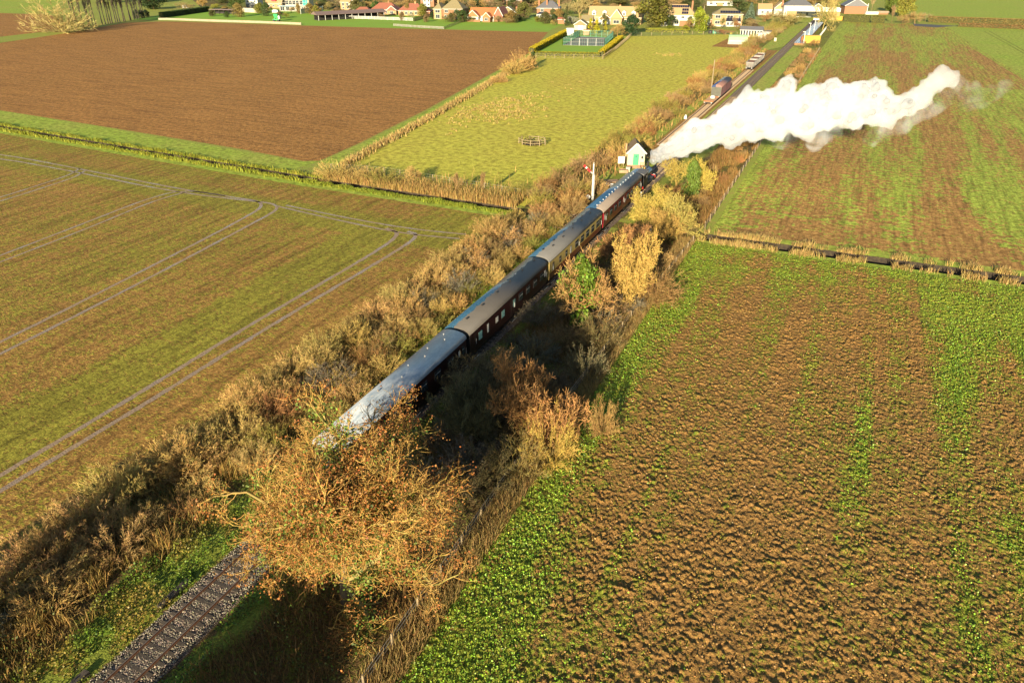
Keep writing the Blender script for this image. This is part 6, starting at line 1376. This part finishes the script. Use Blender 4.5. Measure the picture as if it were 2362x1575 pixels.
tag(patch('road', [G(2105, 55)[:2], G(2140, 57)[:2], G(2215, 61)[:2]], [G(2110, 61)[:2], G(2160, 64)[:2], G(2195, 61.5)[:2]], 20, 4, .036, tarmac), kind='structure')
sh_ = thing('carport', 'long dark carport behind the lawn at the left', 'carport', (*G(511, 34)[:2], 0), math.radians(8)); MB().box(-9, 9, 0, 6, 2.6, 2.85).build('roof', stb, sh_); MB().box(-9, 9, 5.8, 6, 0, 2.6).build('back_wall', black, sh_)
for x in np.linspace(-8.8, 8.8, 6): MB().box(x - .15, x + .15, .1, .4, 0, 2.6).build('post', black, sh_)
for k, (px, py) in enumerate(((1638, 78), (1648, 78), (1658, 77))):
    tag(MB().lathe([(.9, 0), (1.0, .3), (1.0, 1.2), (.85, 1.4), (.1, 1.5)], 12).build('water_butt', (black, gnet, gnet)[k], None, (*G(px, py)[:2], 0)), ('black water butt left of two green ones at the garden edge', 'green water butt in the middle of three at the garden edge', 'green water butt rightmost of three at the garden edge')[k], 'water butt')

# ------------------------------------------------------------------ village trees
def vtree(px, py, wpx, ty, proto, col, label, name='garden_tree', stem=None, k=1.0):
    p = G(px, py); h = max(1.5, topz(px, py, ty)); tr = proto in (bare_a, bare_b, bare_c, bare_r)
    wd = wpx / ppm(p) / (1.05 if tr else (.85 if proto in (leafy_a,) else 1.05 if proto is leafy_b else .36 if proto is cypress else .6 if proto is spruce else 1.5))
    return plant(name, proto, p, h, wd * k, col, label, 'tree', None, None, None, stem or (BARK if proto in (leafy_a, leafy_b, cypress, spruce) else None))
random.seed(99)
def near_house(px):
    for lim, nm in ((560, 'by the carport'), (612, 'by the far white house'), (665, 'by the red awning house'), (725, 'by the scaffolded house'), (790, 'behind the stable'), (840, 'by the tile hung gable'), (905, 'by the left bungalow'), (965, 'by the right bungalow'), (1010, 'by the tall brick house'), (1075, 'by the olive roofed house'), (1150, 'by the orange roofed bungalow'),
                    (1215, 'by the cream bungalow'), (1290, 'by the slate roofed house'), (1350, 'by the cream garage'), (1490, 'by the dormer house'), (1610, 'by the white solar house'), (1720, 'by the brick solar house'), (9999, 'by the white cottages')):
        if px < lim: return nm
OLV = (0.118, 0.123, 0.020); DKG = (0.026, 0.046, 0.012)
for a in ((145, 74, 150, -18, fans[3], (0.326, 0.254, 0.087), 'many stemmed pale pollard tree at the end of the field boundary', 'pollard_tree'),
          (1508, 62, 84, -6, leafy_a, (0.126, 0.119, 0.020), 'large olive green tree left of the white solar house', 'garden_tree'),
          (1456, 82, 54, 38, leafy_b, (0.033, 0.065, 0.019), 'dark green pine right of the tennis court', 'garden_tree'), (1424, 86, 50, 50, bare_b, (0.252, 0.169, 0.053), 'brown twiggy tree at the right corner of the court lawn', 'garden_tree'),
          (1362, 72, 16, 44, cypress, (0.340, 0.308, 0.020), 'leftmost golden cypress behind the tennis court', 'cypress_tree'), (1375, 78, 17, 48, cypress, (0.370, 0.339, 0.020), 'second golden cypress, the largest behind the tennis court', 'cypress_tree'), (1396, 74, 12, 50, cypress, (0.311, 0.277, 0.020), 'slim golden cypress right of the larger two', 'cypress_tree'),
          (1728, 56, 34, 6, spruce, (0.148, 0.200, 0.127), 'blue green spruce right of the brick solar house', 'spruce_tree'), (1897, 70, 62, -18, bare_b, (0.281, 0.223, 0.067), 'big bare tree beside the road bridge and platform', 'garden_tree'),
          (1208, 44, 44, 8, leafy_b, (0.148, 0.146, 0.033), 'round olive bush tree right of the cream bungalow', 'garden_tree'), (1338, 50, 62, -12, bare_a, (0.266, 0.208, 0.080), 'tall bare tree above the cream garage', 'garden_tree'), (1310, 34, 50, -2, bare_b, (0.222, 0.185, 0.073), 'grey bare tree behind the brick garden shed', 'garden_tree'),
          (1610, 76, 44, 22, leafy_b, (0.222, 0.254, 0.020), 'bright yellow green tree left of the brick solar house', 'garden_tree'), (1590, 68, 34, 40, bare_b, (0.252, 0.154, 0.053), 'russet shrub tree by the white solar house porch', 'garden_tree'), (1800, 62, 60, 18, bare_b, (0.222, 0.177, 0.060), 'wide bare tree in front of the white cottages', 'garden_tree'), (1830, 58, 50, 26, bare_b, (0.192, 0.162, 0.053), 'bare olive tree left of the bridge parapet', 'garden_tree'),
          (1765, 50, 36, 24, bare_b, (0.252, 0.146, 0.053), 'reddish bare tree right of the blue spruce', 'garden_tree'), (1698, 64, 22, 46, bare_b, (0.266, 0.131, 0.047), 'small red twigged shrub before the conservatory', 'garden_tree'), (868, 32, 20, 4, leafy_a, (0.044, 0.100, 0.017), 'green conifer between the garage and left bungalow', 'garden_tree'), (545, 22, 40, -8, leafy_a, (0.067, 0.100, 0.020), 'green tree left of the far white house', 'garden_tree'),
          (355, 22, 60, -14, leafy_a, DKG, 'dark evergreen at the left end of the village', 'garden_tree'), (470, 22, 40, -4, bare_a, (0.311, 0.200, 0.060), 'orange brown tree behind the carport', 'garden_tree'), (430, 26, 50, 2, bare_b, (0.222, 0.169, 0.067), 'bare tree by the yard clutter', 'garden_tree'), (750, 22, 40, 2, bare_b, (0.266, 0.215, 0.073), 'pale bare shrub tree in front of the scaffolded house', 'garden_tree'),
          (1000, 44, 20, 30, leafy_b, DKG, 'dark green bush right of the right bungalow', 'garden_shrub'), (1062, 50, 10, 36, leafy_b, (0.311, 0.292, 0.020), 'yellow bush at the corner of the olive roofed house', 'garden_shrub'), (1072, 50, 14, 32, leafy_b, (0.022, 0.031, 0.010), 'black green bush left of the orange roofed bungalow', 'garden_shrub'),
          (1148, 52, 22, 32, bare_b, (0.207, 0.146, 0.067), 'bare shrub between the orange roof and cream bungalow', 'garden_shrub'), (1170, 54, 30, 40, bare_b, (0.237, 0.169, 0.073), 'bare shrub in front of the cream bungalow', 'garden_shrub'), (1190, 53, 22, 34, leafy_b, (0.067, 0.069, 0.020), 'dark bush right of the cream bungalow', 'garden_shrub'), (1278, 50, 16, 34, leafy_b, (0.030, 0.062, 0.017), 'dark green bush by the conservatory of the slate roofed house', 'garden_shrub'), (1250, 50, 24, 40, leafy_b, (0.163, 0.139, 0.027), 'olive shrub below the white conservatory', 'garden_shrub'),
          (810, 34, 14, 22, leafy_b, (0.022, 0.038, 0.013), 'clipped dark bush left of the garage doors', 'garden_shrub'), (880, 42, 22, 30, bare_b, (0.163, 0.108, 0.053), 'brown garden shrub before the left bungalow', 'garden_shrub'), (948, 42, 20, 28, bare_b, (0.252, 0.231, 0.133), 'pale garden shrub before the right bungalow', 'garden_shrub'), (1320, 56, 34, 34, bare_b, (0.244, 0.223, 0.167), 'pale lilac bare shrub left of the cream garage', 'garden_shrub'), (1545, 70, 30, 60, leafy_b, (0.163, 0.185, 0.020), 'low yellow shrub below the white solar house', 'garden_shrub'),
          (1640, 68, 40, 54, bare_b, (0.222, 0.146, 0.060), 'brown shrub before the brick solar house annex', 'garden_shrub'), (1670, 80, 50, 66, bare_b, (0.266, 0.131, 0.053), 'red brown low shrub row behind the water butts', 'garden_shrub'), (1720, 70, 44, 54, bare_b, (0.207, 0.154, 0.053), 'brown shrub below the blue spruce', 'garden_shrub'), (1683, 94, 20, 76, bare_c, (0.333, 0.277, 0.067), 'small pale sapling beside the green shelter', 'garden_shrub'), (1580, 74, 24, 60, leafy_b, (0.222, 0.215, 0.020), 'golden shrub right of the yellow green hedge', 'garden_shrub'),
          (2056, 54, 30, 16, bare_c, (0.222, 0.146, 0.067), 'upright brown tree right of the cottage hedge', 'garden_tree'), (2084, 40, 46, -12, leafy_a, (0.222, 0.208, 0.033), 'yellow olive tree behind the lane', 'garden_tree'), (2052, 30, 36, -14, leafy_a, (0.111, 0.146, 0.020), 'green tree behind the cottage garden', 'garden_tree'), (2110, 56, 44, 22, bare_b, (0.252, 0.169, 0.060), 'russet rounded bare tree at the lane corner', 'garden_tree'), (2134, 50, 30, 26, bare_b, (0.207, 0.162, 0.073), 'grey brown bare bush at the lane corner', 'garden_shrub'), (2080, 55, 30, 30, bare_b, (0.237, 0.154, 0.060), 'brown bush beside the green field edge at the lane', 'garden_shrub'), (2010, 26, 34, -12, bare_c, (0.266, 0.192, 0.087), 'clump of pale stems behind the cottage', 'garden_tree'),
          (1880, 108, 30, 88, bare_b, (0.237, 0.139, 0.053), 'russet shrub below the yellow container', 'garden_shrub'), (1848, 112, 30, 98, bare_b, (0.192, 0.154, 0.047), 'dull green shrub at the platform ramp', 'garden_shrub')):
    vtree(*a[:7], name=a[7])
for k in range(26):
    px = 178 + k * 6.3 + random.uniform(-3, 3); py = 70 - (px - 165) * .165
    if 222 < px < 234: continue
    vtree(px, py, 30, random.uniform(-16, 2), bare_r, vary((.06, .05, .03)), 'slender dark trunked tree in the row along the ploughed field', 'row_tree', None, .8).__setitem__('group', 'row of slender trees')
for k in range(3): vtree(316 + k * 11, 44 - k * 2, 18, 24, leafy_b, (0.022, 0.038, 0.013), 'dark bush at the right end of the slender tree row', 'garden_shrub')['group'] = 'dark bushes ending the tree row'
for k in range(46):
    px = random.uniform(780, 1960); py = random.uniform(-6, 12) if px < 1500 else random.uniform(-6, 16); pr, c = random.choice(((bare_a, (0.266, 0.192, 0.073)), (bare_b, (0.244, 0.185, 0.080)), (bare_a, (0.311, 0.215, 0.060)), (leafy_a, (0.111, 0.123, 0.027)), (bare_b, (0.178, 0.131, 0.067))))
    vtree(px, py, random.uniform(36, 60), py - random.uniform(26, 40), pr, vary(c), 'bare or olive tree in the belt behind the village', 'background_tree')['group'] = 'tree belt behind the village'
for k in range(14):
    px = random.uniform(150, 700); py = random.uniform(-8, 8); pr, c = random.choice(((bare_a, (0.252, 0.185, 0.073)), (leafy_a, (0.081, 0.100, 0.027)), (bare_b, (0.296, 0.200, 0.060))))
    vtree(px, py, random.uniform(36, 56), py - random.uniform(20, 34), pr, vary(c), 'tree in the belt behind the west end of the village', 'background_tree')['group'] = 'trees behind the west end of the village'

for k in range(90):
    px = random.uniform(480, 1830); py = random.uniform(20, 40) + (px - 480) * .026; c = random.choice(((.20, .14, .06), (.10, .10, .03), (.24, .17, .05), (.06, .085, .022), (.20, .19, .03)))
    vtree(px, py, random.uniform(14, 38), py - random.uniform(10, 30), random.choice((bare_b, leafy_b, leafy_b, bare_a)), vary(c), f"{'green' if c[1] > c[0] else 'olive' if c[1] > c[0] * .9 else 'brown'} garden bush {near_house(px)}", 'garden_shrub')['group'] = 'garden shrubs among the houses'

for k in range(80):
    px = random.uniform(690, 1950); py = random.uniform(6, 26); pr, c = random.choice(((bare_b, (.24, .16, .065)), (bare_a, (.26, .17, .06)), (leafy_a, (.12, .115, .03)), (bare_b, (.17, .12, .06)), (bare_b, (.30, .19, .06)), (leafy_b, (.07, .085, .025))))
    vtree(px, py, random.uniform(30, 56), py - random.uniform(16, 30), pr, vary(c), f"{'evergreen' if pr in (leafy_a, leafy_b) else 'bare brown'} tree behind the houses, {near_house(px)}", 'background_tree')['group'] = 'trees behind the houses'
